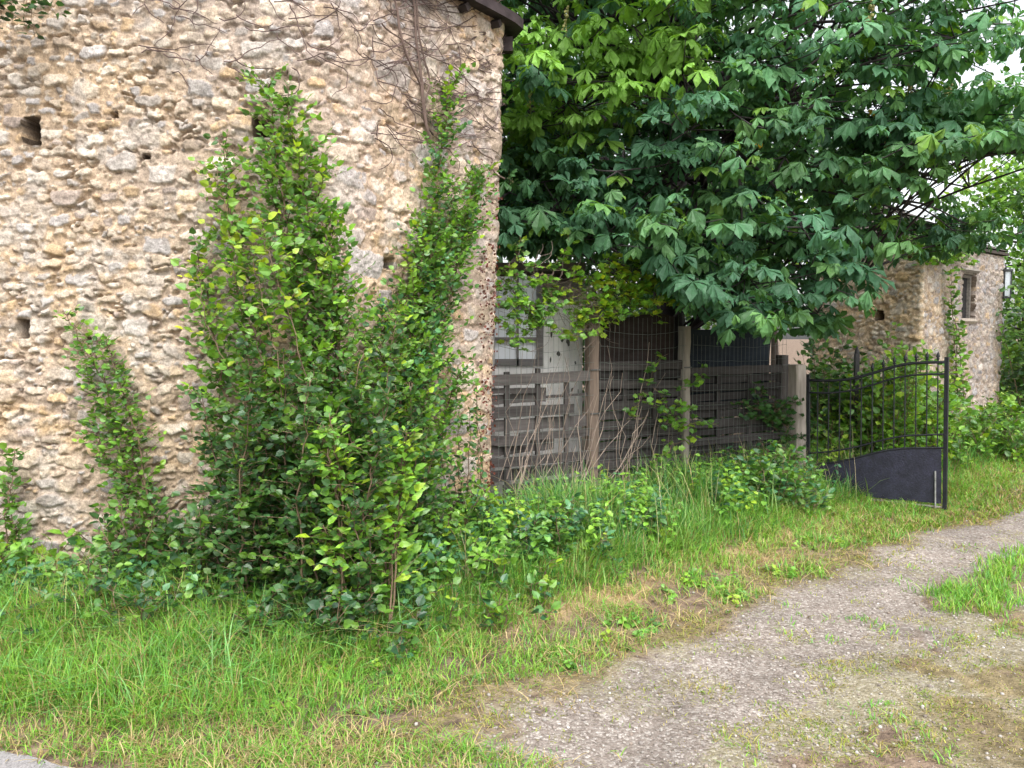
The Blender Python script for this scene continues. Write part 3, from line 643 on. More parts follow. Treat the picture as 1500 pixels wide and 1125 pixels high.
def backdrop(px0, px1, ytop, ybot, label, tone, seed):  # dark sheet added to stand for the shade behind the fence
    s0, z1 = fl(px0, ytop); s1, _ = fl(px1, ytop); z0 = fl(px0, ybot)[1]; r = np.random.RandomState(seed); nx, nz = 40, 16
    S = np.linspace(s0, s1, nx); Z = np.linspace(z0, z1, nz); g, h = np.meshgrid(S, Z)
    d = .12 + .03 * np.sin(g * 9) * (h - z0) / (z1 - z0) + .05 * (fbm(g * 3 + 5, h * 3 + 5, seed, 3) - .5)
    h = h - .03 * np.sin((g - s0) / (s1 - s0) * math.pi * 2) * (h - z0) / (z1 - z0)
    mb = MB()
    for dd in (0, .006):
        i = (np.arange(nz - 1)[:, None] * nx + np.arange(nx - 1)[None]); q = np.stack([i, i + 1, i + nx + 1, i + nx], -1).reshape(-1)
        mb.add(np.stack([g, d + dd, h], -1).reshape(-1, 3), q, np.full(len(q) // 4, 4), tone)
    o = tag(mb.build("shade_backdrop", M_BACKDROP, None, True, True), label, "shade cloth", "dark backdrops added behind the fence"); o.location = (F0[0], F0[1], 0); o.rotation_euler = (0, 0, FRZ); return o
backdrop(874, 1000, 462, 600, "brown black cloth added for the darkness behind the fence below the yellow green vine", (.035, .026, .024), 3)
backdrop(1008, 1142, 478, 600, "blue black cloth added for the darkness behind the fence right of the chestnut trunk", (.022, .028, .036), 5)
# dry stalks tangled over the broken panel
mb = MB(); r = np.random.RandomState(91)
for k in range(46):
    px = r.uniform(735, 860) if k < 32 else r.uniform(880, 985); y0 = r.uniform(700, 770); hgt = r.uniform(90, 240); dx = r.normal(28, 30)
    P = [on_plane(px + dx * t + r.normal(0, 4), y0 - hgt * t, F0 - 0 + FN * .16, F1 + FN * .16) for t in np.linspace(0, 1, 7)]
    mb.tube(P, np.linspace(.0045, .0018, 7) * r.uniform(.6, 1.2), 4, np.array((.30, .235, .19)) * r.uniform(.5, 1.15))
tag(mb.build("dry_stalks", M_BARK), "dry pale stalks tangled over the broken fence panel", "dry stalks")
mb = MB()
for k in range(70):
    t0 = r.rand(); px = 745 + 115 * t0; py = 400 + 32 * t0 + r.normal(0, 8); a = r.normal(.2, .4); P = []
    for s_ in range(12):
        P.append(on_plane(px, py, F0 + FN * .1, F1 + FN * .1)); a += r.normal(0, .5); px += math.cos(a) * 7; py += math.sin(a) * 7 + (1.2 if k % 3 else 4)
    mb.tube(smooth_line(P, 16), .0022, 3, np.array((.20, .155, .13)) * r.uniform(.6, 1.2))
tag(mb.build("dry_vine", M_BARK), "grey dry vine drooping over the top of the wire mesh", "dry vine")
# living vines on the fence
def vine(label, seeds, n, pxr, pyr, pal, leaf, Yoff=.18, T=T_LOBE, name="vine", droop=-1):
    pl = Plant(seeds); r = pl.rng
    for k in range(n):
        px, py = r.uniform(*pxr), r.uniform(*pyr); P = []; a = r.uniform(0, 6.28)
        for s_ in range(6):
            P.append(on_plane(px, py, F0 + FN * (Yoff + .05 * r.rand()), F1 + FN * (Yoff + .05 * r.rand()))); a += r.normal(0, .6); px += math.cos(a) * 14; py += math.sin(a) * 12
        pl.stem(P, .003, .0012, .07, (.03, .10), leaf, pal, .06, 0, T, lift=.1, per=2)
    b = on_plane(sum(pxr) / 2, 700, F0, F1); b[2] = 0; return pl.build(name, label, "vine", b, None, "foliage", "stem")
vine("bright yellow green vine hanging over the fence top below the chestnut", 61, 40, (850, 965), (395, 460), np.concatenate([G_YEL * 1.25, G_LITE * 1.3]), .07, .05)  # yellow green leaves, colour raised further to carry the backlight
vine("green vine climbing the slim pale fence post", 62, 6, (945, 1000), (540, 590), np.concatenate([G_MID, G_LITE]), .062)
vine("small green vine sprig low on the slim pale fence post", 63, 3, (975, 1005), (625, 645), G_LITE, .065)
vine("leafy vine trailing from the building's edge over the wire mesh", 64, 30, (728, 815), (380, 490), np.concatenate([G_MID, G_LITE]), .062)
vine("dark ivy clinging to the dark fence post", 65, 16, (1130, 1160), (595, 670), G_DARK, .06, .1)

# white shed glimpsed through the broken panel
SH = thing("shed", "white stained shed with a large pale window behind the broken fence panel", "shed", (0.2, 7.5, 0))
mb = MB()
def shed_box(px0, px1, ya, yb, Y, dpt, col, m): 
    a, b = at(px0, ya, Y), at(px1, yb, Y); m.box(((a[0] + b[0]) / 2, Y + dpt / 2, (a[2] + b[2]) / 2), (abs(b[0] - a[0]) / 2, dpt / 2, abs(a[2] - b[2]) / 2), col)
shed_box(796, 852, 440, 760, 7.5, .08, (.80, .79, .77), mb); shed_box(640, 725, 400, 760, 7.5, .08, (.5, .49, .48), mb)
shed_box(725, 796, 536, 760, 7.503, .08, (.72, .71, .70), mb); shed_box(640, 852, 400, 760, 9.0, .06, (.4, .4, .4), mb); mb.build("wall", M_WHITE, SH)
mb = MB(); r = np.random.RandomState(8)
for k in range(16):
    p = at(r.uniform(805, 848), r.uniform(450, 620), 7.492); a, b = r.uniform(.006, .022), r.uniform(.010, .045); th = np.linspace(0, 6.28, 9)[:-1]; rr = r.uniform(.5, 1.2, 8)
    mb.faces(np.stack([p[0] + a * np.cos(th) * rr, np.full(8, p[1]), p[2] + b * np.sin(th) * rr], -1), [tuple(range(8))], (.07, .065, .06))
mb.build("mould_stain", M_WHITE, SH)['kind'] = 'stuff'
wn = bpy.data.objects.new("window", None); C.objects.link(wn); wn.parent = SH; wn.location = (0, 0, 0)
def sub(mb, name, mat):
    o = mb.build(name, mat, SH); o.parent = wn; return o
mb = MB(); shed_box(725, 796, 405, 536, 7.53, .01, (.74, .78, .84), mb); sub(mb, "pane", M_PANE)
mb = MB()
for (x0, x1, ya, yb) in ((757, 760, 405, 536), (786, 796, 405, 536), (725, 786, 444, 448), (725, 786, 494, 499), (725, 786, 526, 536)): shed_box(x0, x1, ya, yb, 7.48, .04, (.16, .15, .15), mb)
sub(mb, "frame", M_WOOD)
mb = MB(); a = at(660, 398, 7.5); b = at(858, 398, 7.5); mb.box(((a[0] + b[0]) / 2, 8.42, a[2] + .05), ((b[0] - a[0]) / 2, .9, .04), (.14, .12, .11)); mb.build("roof", M_ROOF, SH)

# ------------------------------------------------------------------ gate
GH = at(1184, 640, 8.10)[:2]; GN = at(1387, 640, 7.38)[:2]
def gp(px, py, off=0.0):
    d = (GN - GH) / np.linalg.norm(GN - GH); n_ = np.array([d[1], -d[0]]) * off; return on_plane(px, py, GH + n_, GN + n_)
IRON = (.013, .014, .018)
gate = thing("iron_gate", "black wrought iron gate leaf with spikes and a solid lower panel standing open", "gate", (GH[0], GH[1], 0))
def curve_px(pts_, n=28):
    x = np.array([p[0] for p in pts_]); y = np.array([p[1] for p in pts_]); q = np.linspace(x[0], x[-1], n); yy = np.interp(q, x, y)
    for _ in range(4): yy[1:-1] = (yy[:-2] + 2 * yy[1:-1] + yy[2:]) / 4
    return q, yy
TOP = [(1184, 557), (1215, 558), (1245, 556), (1275, 548), (1305, 538), (1335, 531.5), (1387, 530.5)]
SEC = [(1184, 575), (1215, 576), (1245, 573), (1275, 565), (1305, 555), (1335, 549), (1387, 547.5)]
MIDR = [(1184, 664), (1215, 662), (1255, 655), (1290, 645), (1325, 638), (1387, 636)]
PNT = [(1190, 680), (1215, 679), (1240, 674), (1265, 668), (1290, 661), (1320, 656.5), (1387, 656)]
for nm, cv, r_ in (("top_rail", TOP, .016), ("upper_rail", SEC, .011), ("middle_rail", MIDR, .010), ("panel_rail", PNT, .012)):
    mb = MB(); q, yy = curve_px(cv); mb.tube([gp(a, b) for a, b in zip(q, yy)], r_, 6, IRON); mb.build(nm, M_METAL, gate, True)
mb = MB(); mb.bar(gp(1190, 722), gp(1387, 744.5), .013, 4, (.17, .155, .13)); mb.build("bottom_rail", M_METAL, gate)
for (px, ya, yb, r_) in ((1387, 523, 746, .024), (1184, 548, 724, .022)):
    mb = MB(); mb.bar(gp(px, ya), gp(px - (3 if px > 1300 else 0), yb), r_, 4, IRON); mb.build("stile", M_METAL, gate)
xs = np.linspace(1198, 1374, 12)
def yv(cv, x): q, yy = curve_px(cv); return float(np.interp(x, q, yy))
for x in xs:
    mb = MB(); mb.bar(gp(x, yv(TOP, x) - (4 if x > 1265 else 0)), gp(x - 1, yv(PNT, x)), .0065, 5, IRON); b = mb.build("bar", M_METAL, gate)
    if x > 1262:
        t = gp(x, yv(TOP, x) - 3.5); m2 = MB()
        prof = [(0, .007), (.008, .015), (.016, .015), (.020, .008), (.028, .018), (.045, .016), (.085, .0005)]
        m2.tube([t + np.array([0, 0, z]) for z, _ in prof], [r_ for _, r_ in prof], 8, IRON); s_ = m2.build("spike", M_METAL, gate)
mb = MB(); q, yy = curve_px(PNT); q = np.linspace(1193, 1379, 28); yy = np.array([yv(PNT, x) for x in q])
bot = np.array([721 + (738 - 721) * (x - 1193) / 186 for x in q])
for off in (.006, -.006):
    V = np.array([gp(a, b, off) for a, b in zip(q, yy)] + [gp(a, b, off) for a, b in zip(q, bot)]); mb.faces(V, [(i, i + 1, 29 + i, 28 + i) for i in range(27)], (.020, .020, .036))
mb.build("panel", M_METAL, gate)
mb = MB(); mb.bar(gp(1370, 690, .02), gp(1370, 744, .02), .008, 6, (.25, .25, .24)); mb.build("drop_bolt", M_METAL, gate)
# pale post carrying the gate, dark iron post behind it
g0 = at(1166, 600, 8.3); o = thing("gate_post", "pale concrete gate post at the hinge side of the iron gate", "gate post", (g0[0], g0[1], 0), None, FRZ)
mb = MB(); zt = at(1166, 534, 8.3)[2]; r = np.random.RandomState(2)
h = [(-.2 + (zt + .2) * k / 12, r.normal(0, .003) - .006 * k) for k in range(13)]
V = np.array([[-x0 * -1 + sx * .075, sy * .075, z] for z, x0 in h for sx, sy in ((-1, -.8), (-.8, -1), (.8, -1), (1, -.8), (1, 1), (-1, 1))]); V[:, 0] += .06
mb.faces(V, [(i * 6 + j, i * 6 + (j + 1) % 6, i * 6 + 6 + (j + 1) % 6, i * 6 + 6 + j) for i in range(12) for j in range(6)] + [tuple(72 + j for j in range(6))], (.36, .31, .27)); mb.build("shaft", M_POST, o, False, True)
for z in (.55, 1.15):
    mb = MB(); mb.box((.10, -.03, z), (.05, .012, .02), (.05, .045, .045)); mb.build("hinge", M_METAL, o, False, True)
g1 = at(1253, 600, 9.2); o = thing("iron_post", "dark iron post standing in the bushes behind the open gate", "post", (g1[0], g1[1], 0))
mb = MB(); zt = at(1253, 518, 9.2)[2]; mb.box((0, 0, zt / 2), (.024, .024, zt / 2), (.03, .028, .03)); mb.build("shaft", M_METAL, o, False, True)
mb = MB(); mb.tube([(0, 0, zt), (0, 0, zt + .02), (0, 0, zt + .05), (0, 0, zt + .09)], [.03, .03, .02, .004], 8, (.03, .028, .03)); mb.build("cap", M_METAL, o, False, True)

# ------------------------------------------------------------------ stone outbuilding beyond the gate
B0 = at(1190, 500, 12.4)[:2]; B1 = at(1349, 500, 10.9)[:2]; B2 = at(1468, 500, 12.9)[:2]; B3 = B2 + np.array([-2.0, 2.6])
r2 = .016; pts2, nrm2, uq2 = path_frames([tuple(B0), tuple(B1), tuple(B2), tuple(B3)], [.06, .06], r2)
L1 = float(np.linalg.norm(B1 - B0)); L2 = float(np.linalg.norm(B2 - B1)); ztop2 = at(1349, 352, 10.9)[2]
def u2(px, py): p = on_plane(px, py, B1, B2); return L1 + float(np.linalg.norm(p[:2] - B1)), p[2] + .2
def u1(px, py): p = on_plane(px, py, B0, B1); return float(np.linalg.norm(p[:2] - B0)), p[2] + .2
h2 = []
u, v = u1(1287, 462); h2.append((u, v, .075, .07, .3)); u, v = u1(1331, 376); h2.append((u, v, .04, .05, .25))
ua, va = u2(1410, 399); ub, vb = u2(1426, 468); WIN = ((ua + ub) / 2, (va + vb) / 2, abs(ub - ua) / 2, abs(va - vb) / 2)
h2.append((*WIN, .13)); ua2, va2 = u2(1420, 475); h2.append((ua2, va2, .05, .025, .15))
nv2 = int((ztop2 + .2) / r2)
H2, C2 = rubble(len(pts2), nv2, r2, 303, lambda u: np.full(np.shape(u), .62), lambda u: .5 + .4 * sstep(L1, L1 + .1, u), h2, [.12, .12, .16, .17, .10, .10, .06, .10, .07])
w2 = sstep(L1 - .02, L1 + .08, uq2)[None, :, None]; C2 = C2 * (1 + w2 * np.array([.12, .14, .20])) * (1 + (1 - w2) * np.array([.50, .50, .44]))  # left face lightened in colour to offset the chestnut's shade
ob = thing("stone_outbuilding", "smaller roofed stone building with a narrow window behind the iron gate", "building", (4.5, 12.5, 0))
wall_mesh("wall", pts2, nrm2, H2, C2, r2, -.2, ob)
def wp(u, z, off):
    i = int(u / r2); return np.array([pts2[i, 0] + nrm2[i, 0] * off, pts2[i, 1] + nrm2[i, 1] * off, z])
u_, v_, a_, b_ = WIN; z_ = v_ - .2
mb = MB()
mb.bar(wp(u_ - a_ - .1, z_ + b_ + .045, -.02), wp(u_ + a_ + .1, z_ + b_ + .045, -.02), .06, 4, (.30, .27, .24)); mb.build("lintel", M_STONE, ob)
mb = MB(); mb.bar(wp(u_ - a_ - .05, z_ - b_ - .03, .0), wp(u_ + a_ + .05, z_ - b_ - .03, .0), .045, 4, (.42, .36, .30)); mb.build("sill", M_STONE, ob)
wn = mb = MB()
for uu_ in (u_ - a_ + .03, u_ + a_ - .03): mb.bar(wp(uu_, z_ - b_, -.08), wp(uu_, z_ + b_, -.08), .035, 4, (.22, .20, .18))
mb.bar(wp(u_ - a_, z_ + b_ - .03, -.08), wp(u_ + a_, z_ + b_ - .03, -.08), .035, 4, (.22, .20, .18)); fr = mb.build("window", M_WOOD, ob)
mb = MB(); q0, q1 = wp(u_ - a_, z_ - b_, -.10), wp(u_ + a_, z_ - b_, -.10)
V = np.array([q0, q1, q1 + [0, 0, 2 * b_], q0 + [0, 0, 2 * b_]]); V = np.concatenate([V, V + [0, .012, 0]]); mb.faces(V, [(0, 1, 2, 3), (7, 6, 5, 4), (0, 4, 5, 1), (1, 5, 6, 2), (2, 6, 7, 3), (3, 7, 4, 0)], (.025, .025, .028)); pn = mb.build("pane", M_PANE, ob); pn.parent = fr
mb = MB(); rc = (B0 + B1 + B2 + B3) / 4
for k in range(6):
    f0, f1 = k / 6, (k + 1) / 6; Pq = []
    for f, dz in ((f0, 0), (f1, .0)):
        Pq.append([np.array([*((p + (p - rc) * .035) * (1 - f) + rc * f), ztop2 + .03 + .8 * f + (.03 if f == f0 else .0)]) for p in (B0, B1, B2, B3)])
    V = np.array(Pq[0] + Pq[1]); mb.faces(V, [(0, 1, 5, 4), (1, 2, 6, 5), (2, 3, 7, 6), (3, 0, 4, 7)], (.07, .058, .052))
ee = np.array([[*(p + (p - rc) * .035), ztop2 + z] for z in (-.01, .035) for p in (B0, B1, B2, B3)]); mb.faces(ee, [(0, 1, 5, 4), (1, 2, 6, 5), (2, 3, 7, 6), (3, 0, 4, 7), (3, 2, 1, 0)], (.075, .062, .055)); mb.build("roof", M_ROOF, ob)
# lantern on its far corner
lp = at(1473, 416, 12.9); ln = thing("wall_lantern", "tall wall lantern with a dark frame at the outbuilding's far corner", "lantern", lp - [0, 0, .25])
mb = MB(); mb.box(lp, (.05, .05, .20), (.62, .66, .72)); mb.build("glass", M_PANE, ln)
mb = MB()
for sx in (-1, 1):
    for sy in (-1, 1): mb.box(lp + [sx * .056, sy * .056, 0], (.008, .008, .21), (.05, .05, .055))
mb.box(lp + [0, 0, .225], (.075, .075, .014), (.05, .05, .055)); mb.box(lp + [0, 0, -.225], (.07, .07, .012), (.05, .05, .055)); mb.build("frame", M_METAL, ln)
mb = MB(); mb.tube([lp + [0, 0, .24], lp + [-.02, 0, .32], lp + [-.12, 0.05, .36], lp + [-.24, .1, .30]], .014, 5, (.05, .05, .055)); mb.build("bracket", M_METAL, ln)

# ------------------------------------------------------------------ chestnut tree
TB = np.array([*at(985, 560, 9.2)[:2], 0.0]); rng = np.random.RandomState(7)
ch = thing("chestnut_tree", "large horse chestnut with dark hand shaped leaves overhanging the wooden fence", "tree", TB)
wd = MB(); BK = (.036, .030, .031)
trunk = smooth_line([TB + [0, 0, -.1], TB + [.02, -.05, 1.2], TB + [-.05, .0, 2.4], TB + [.1, .1, 4.2], TB + [.0, .1, 6.8]], 24)
trunk[1:-1] += rng.normal(0, .012, trunk[1:-1].shape); wd.tube(trunk, np.linspace(.21, .05, 24) + .05 * np.exp(-np.arange(24) / 2.), 12, BK)
limbs = [trunk[4:]]
cc_, cr_ = np.array([2.25, 9.15, 4.5]), np.array([3.5, 3.25, 4.0])
for k in range(17):
    a = k * 2.4 + rng.normal(0, .2); z0 = 1.5 + 3.6 * (k / 17) ; i = int(np.argmin(abs(trunk[:, 2] - z0))); p = trunk[i]
    reach = rng.uniform(.45, .7) * (1 - .3 * k / 17); d = np.array([math.cos(a) * cr_[0], math.sin(a) * cr_[1], 0]) * reach; e = np.array([cc_[0], cc_[1], 0]) * np.array([1, 1, 0]) + d; e[2] = z0 + rng.uniform(.2, 1.6)
    l = smooth_line([p, p * .65 + e * .35 + [0, 0, .5], p * .3 + e * .7 + [0, 0, .45], e], 16); l[1:] += rng.normal(0, .03, l[1:].shape)
    wd.tube(l, np.linspace(.055, .012, 16), 7, np.array(BK) * 1.05); limbs.append(l)
LP = np.concatenate(limbs)
def zlow(x, y):
    near = np.clip((8.6 - y) / 2.2, 0, 1)
    z = np.interp(x, [-1.5, .2, 1.2, 1.75, 2.3, 2.9, 3.2, 3.45, 3.9, 4.4, 5.6, 7], [2.4, 2.35, 2.4, 1.85, 1.6, 1.65, 2.25, 2.85, 3.05, 3.1, 3.05, 2.95])
    return z + (1 - near) * .45
boughs = []
while len(boughs) < 325:
    d = unit(rng.normal(0, 1, 3)); rr = rng.uniform(.45, 1.0) ** .6; p = cc_ + d * cr_ * rr
    if p[1] < 6.35 or p[2] < zlow(p[0], p[1]) or p[2] > 8.2: continue
    if p[2] > 5.6 and rng.rand() < .35: continue
    if p[1] > 9.6 and rng.rand() < .55: continue
    if p[0] / p[1] * F_PX + 750 > 1395 and rng.rand() < .85: continue
    boughs.append(p)
# low skirt of boughs that hangs over the fence and towards the drive
for k in range(64):
    x = rng.uniform(-.4, 4.9); y = rng.uniform(6.6, 8.8); boughs.append(np.array([x, y, float(zlow(x, y)) + abs(rng.normal(0, .28)) + .02]))
for (px, py, Y) in ((1060, 440, 6.7), (1045, 470, 6.8), (1180, 470, 7.2), (1140, 440, 7.0), (1185, 455, 7.4), (1110, 490, 7.6), (1230, 260, 6.9), (1000, 110, 6.6), (1130, 120, 6.6), (900, 110, 6.9), (830, 150, 7.1), (960, 70, 6.8), (1200, 150, 6.7), (870, 210, 7.2), (1420, 275, 7.6), (1350, 285, 7.8), (1400, 250, 7.6), (1340, 200, 7.4), (1010, 190, 6.7), (1080, 170, 6.6), (960, 260, 6.9), (1040, 250, 6.8), (1110, 330, 6.9), (1150, 230, 6.8), (1000, 330, 7.0), (1100, 90, 6.7), (1030, 20, 6.9), (1250, 60, 6.9), (1300, 120, 7.0), (860, 60, 6.9), (800, 60, 6.9), (790, 110, 6.8), (930, 40, 6.7)):
    boughs.append(at(px, py, Y))
n_free = len(boughs)
for (px, py) in ((1310, 335), (1360, 345), (1410, 348), (1450, 352), (1390, 332), (1340, 328), (1430, 335), (1290, 345)): boughs.append(at(px, py, 9.3))
pos = []; ax = []; nrm_ = []; siz = []; col = []
tips = []
for bi, b in enumerate(boughs):
    n = rng.randint(3, 7); outw = b - np.array([TB[0], TB[1], b[2]]); outw = outw / max(.3, np.linalg.norm(outw))
    q = LP[np.argsort(((LP - b) ** 2).sum(1) + 2.0 * np.maximum(0, LP[:, 2] - b[2]))[rng.randint(0, 14)]]
    mid = (q + b) / 2 + np.array([0, 0, .15]); wd.tube(smooth_line([q, mid, b], 7), np.linspace(.018, .007, 7), 4, np.array(BK) * 1.2)
    bright = np.clip(.5 + .5 * rng.normal(), 0, 1)
    for k in range(n):
        t = b + rng.normal(0, 1, 3) * np.array([.34, .30, .13]); t[2] = t[2] if bi >= n_free else max(t[2], float(zlow(t[0], t[1])) + (.25 if t[0] > 2.95 else 0)); tips.append(t); wd.tube([b, (b + t) / 2 + [0, 0, -.02], t], [.007, .006, .004], 3, np.array(BK) * 1.4)
        m = rng.randint(5, 9); a0 = rng.rand() * 6.28
        for j in range(m):
            a = a0 + j * 2.4; dirh = np.array([math.cos(a), math.sin(a), 0]) + .35 * outw; dirh = dirh / np.linalg.norm(dirh)
            pet = rng.uniform(.08, .2); p = t + dirh * pet + np.array([0, 0, rng.uniform(-.06, .08)])
            pos.append(p); ax.append(dirh + np.array([0, 0, rng.uniform(-.55, .0)])); nrm_.append(np.array([0, 0, 1.]) + .30 * outw + rng.normal(0, .34, 3) + np.array([0, -.15, 0]))
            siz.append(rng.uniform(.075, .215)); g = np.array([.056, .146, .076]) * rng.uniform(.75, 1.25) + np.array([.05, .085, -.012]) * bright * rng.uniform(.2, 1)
            if p[0] < 1.7 and p[2] > 3.4 and p[1] < 8 and bright > .3: g = np.array([.13, .26, .04]) * rng.uniform(.7, 1.2)  # light on the upper left of the crown painted as paler leaves
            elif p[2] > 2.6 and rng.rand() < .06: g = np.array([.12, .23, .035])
            col.append(g * (1.25 if p[2] > 3.6 and p[1] < 8.2 else 1))  # upper front leaves raised in colour for the light they catch
pos = np.array(pos); siz = np.array(siz); col = np.array(col); X, Yv, Z = frames(np.array(ax), np.array(nrm_))
def palmate(mb, pos, X, Yv, Z, siz, col):
    N = len(pos); sag = rng.normal(0, .30, N)
    for k, ph in enumerate((-115, -75, -36, 0, 36, 75, 115)):
        ph_ = R(ph) + rng.normal(0, .10, N); dr = R(26) + rng.normal(0, .16, N) + np.repeat(rng.normal(0, .32), N) * 0 + sag; L = siz * (1.0 - .42 * abs(ph) / 115) * rng.uniform(.9, 1.1, N)
        d = np.cos(ph_)[:, None] * X + np.sin(ph_)[:, None] * Yv; dd = d * np.cos(dr)[:, None] - Z * np.sin(dr)[:, None]; zz = Z * np.cos(dr)[:, None] + d * np.sin(dr)[:, None]
        mb.batch(T_CHEST, pos, dd, np.cross(zz, dd), zz, L, col * rng.uniform(.85, 1.15, (N, 1)))
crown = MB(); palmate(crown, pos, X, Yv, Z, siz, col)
yl = [at(1108, 205, 6.75), at(1404, 153, 7.2), at(1180, 8, 6.8), at(1278, 160, 7.0), at(1190, 118, 6.6)]
palmate(crown, np.array(yl), unit(np.array([[.3, -.5, -.5]] * 5)), *[unit(np.array([[.8, .5, 0]] * 5)), unit(np.array([[.2, -.9, .4]] * 5))], np.array([.10, .07, .09, .09, .05]), np.array([[.50, .33, .02]] * 5))
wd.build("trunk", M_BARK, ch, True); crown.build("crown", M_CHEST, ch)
# spent flower spikes with green fruit
fb = MB(); tips = np.array(tips)
vis = [t for t in tips if t[1] < 8.0 and t[2] > 2.3]; rng.shuffle(vis)
for t in vis[:26]:
    ax_ = t + np.array([0, 0, .05]); fb.tube([t, t + [0, -.02, .12], t + [0.02, -.04, .22]], [.004, .004, .002], 4, (.30, .30, .10))
    for k in range(16):
        c = t + np.array([0, -.03, .05 + .011 * k]) + rng.normal(0, .016, 3); r_ = rng.uniform(.008, .016)
        fb.tube([c - [0, 0, r_], c - [0, 0, r_ * .5], c + [0, 0, r_ * .5], c + [0, 0, r_]], [r_ * .3, r_, r_, r_ * .3], 5, np.array([.38, .36, .14]) * rng.uniform(.6, 1.2))
fl_ = fb.build("flower_spikes", M_LEAF, ch); fl_['kind'] = 'stuff'

# ------------------------------------------------------------------ trees and bushes further back
def far_tree(name, label, base, h, crown_c, crown_r, seed, n, leaf, pal, group=None, trunk_r=.12, cat="tree", clumps=60):
    r = np.random.RandomState(seed); base = np.array(base, float); o = thing(name, label, cat, base, group); cc = np.array(crown_c); cr = np.array(crown_r)
    t = MB(); top = np.array([cc[0], cc[1], cc[2] + cr[2] * .6]); tr = smooth_line([base, base * .6 + top * .4 + r.normal(0, .1, 3), top], 12); t.tube(tr, np.linspace(trunk_r, .02, 12), 7, (.075, .06, .05))
    d = unit(r.normal(0, 1, (clumps, 3))); c = cc + d * cr * r.uniform(.35, 1.0, (clumps, 1)) ** .5
    for p in c[:40]:
        q = tr[np.argmin(((tr - p) ** 2).sum(1) + np.maximum(0, tr[:, 2] - p[2]))]; t.tube([q, (p + q) / 2 + [0, 0, .1], p], [.03, .02, .008], 4, (.075, .06, .05))
    t.build("trunk", M_BARK, o, True)
    k = r.randint(0, clumps, n); s_ = np.minimum(cr * .22, .75); off = r.normal(0, 1, (n, 3)) * s_ * np.array([1, 1, .6]); P = c[k] + off
    m = MB(); cl = pal[r.choice(len(pal), clumps)][k] * r.uniform(.7, 1.3, (n, 1))
    m.batch(T_ELM, P, *frames(r.normal(0, 1, (n, 3)) + [0, 0, -.3], r.normal(0, .6, (n, 3)) + [0, -.3, 1]), leaf * r.uniform(.7, 1.3, n), cl); m.build("crown", M_LEAF, o); return o
far_tree("leafy_tree", "fine leaved dark tree rising behind the stone building's roof", (-.2, 13.5, 0), 9, (.6, 13.5, 6.8), (2.4, 2.2, 2.6), 41, 6500, .13, G_BLUE)
far_tree("leafy_tree", "tall pale green tree at the right edge beyond the outbuilding", (11.6, 17.5, 0), 6, (11.5, 17.5, 3.0), (1.5, 1.8, 2.9), 42, 9000, .13, np.concatenate([G_MID, G_LITE]))
far_tree("leafy_tree", "tree behind the outbuilding showing above its roof", (6.5, 19, 0), 6, (6.2, 19, 4.4), (2.4, 2.0, 1.9), 43, 7000, .13, np.concatenate([G_MID, G_LITE]))
far_tree("leafy_tree", "shaded tree far behind the fence and the chestnut trunk", (1.5, 18, 0), 6, (1.2, 18, 2.6), (3.4, 2.0, 2.6), 44, 10000, .14, np.concatenate([G_MID, G_DARK]))
far_tree("leafy_tree", "tall dark tree filling the gaps behind the chestnut crown", (3.4, 15.5, 0), 9, (3.2, 15.5, 5.8), (3.4, 1.8, 3.6), 46, 9500, .15, G_DARK)
far_tree("leafy_tree", "dark overhanging tree in the top right corner of the photo", (9.2, 10.5, 0), 6, (7.9, 9.8, 5.0), (1.5, 1.5, .8), 45, 2000, .11, np.concatenate([G_DARK, G_MID]), None, .15, "tree", 34)
bush("hedge_bush", "bright green bush between the iron gate and the outbuilding", "shrub", 1195, 1400, 690, (8.7, 9.9), 195, 51, 95, np.concatenate([G_MID * 1.2, G_LITE * 1.1, G_LITE]), .08, T_ELM, (.12, .32), .09, None, .15, .05)
bush("hedge_bush", "dark leafy bush just behind the gate's hinge side", "shrub", 1175, 1290, 690, (9.3, 10.2), 160, 52, 26, np.concatenate([G_DARK, G_MID]), .08, T_ELM, (.1, .28), .09, None, .15, .05)
bush("hedge_bush", "rounded green bush at the outbuilding's foot right of the gate", "shrub", 1385, 1510, 700, (9.4, 10.6), 95, 53, 46, np.concatenate([G_MID, G_LITE]), .08, T_ELM, (.1, .28), .08, None, .2, .05)
bush("hedge_bush", "tall dark bush at the right edge beyond the outbuilding's foot", "shrub", 1468, 1580, 690, (12.6, 14.5), 330, 54, 46, np.concatenate([G_MID, G_DARK]), .10, T_ELM, (.2, .5), .12, None, .12, .06)
bush("shade_bush", "shaded bush seen between the chestnut and the outbuilding wall", "shrub", 1150, 1260, 660, (9.6, 11), 210, 55, 30, np.concatenate([G_DARK, G_MID]), .085, T_ELM, (.15, .35), .1, None, .15, .05)
bush("shade_bush", "bush growing behind the dark backdrops under the chestnut", "shrub", 880, 1130, 660, (9.4, 10.4), 215, 56, 40, G_DARK, .085, T_ELM, (.15, .35), .1, None, .15, .05)
pl = Plant(57); rng2 = pl.rng
for (pix, r_) in (([(1412, 690), (1402, 560), (1396, 470), (1393, 395)], .01), ([(1425, 690), (1412, 600), (1405, 500), (1390, 420)], .008), ([(1400, 690), (1398, 600), (1400, 540), (1404, 480)], .008), ([(1445, 690), (1425, 640), (1415, 590), (1408, 540)], .008)):
    pl.stem([on_plane(a, b, B1 + [.03, -.12], B2 + [.03, -.12]) for a, b in pix], r_, .003, .09, (.08, .22), .085, np.concatenate([G_LITE, G_MID]), .05, 0)
pl.build("wall_ivy", "green ivy climbing the pale side of the outbuilding left of its window", "ivy", np.array([*B1, 0]))
pl = Plant(58); rng2 = pl.rng
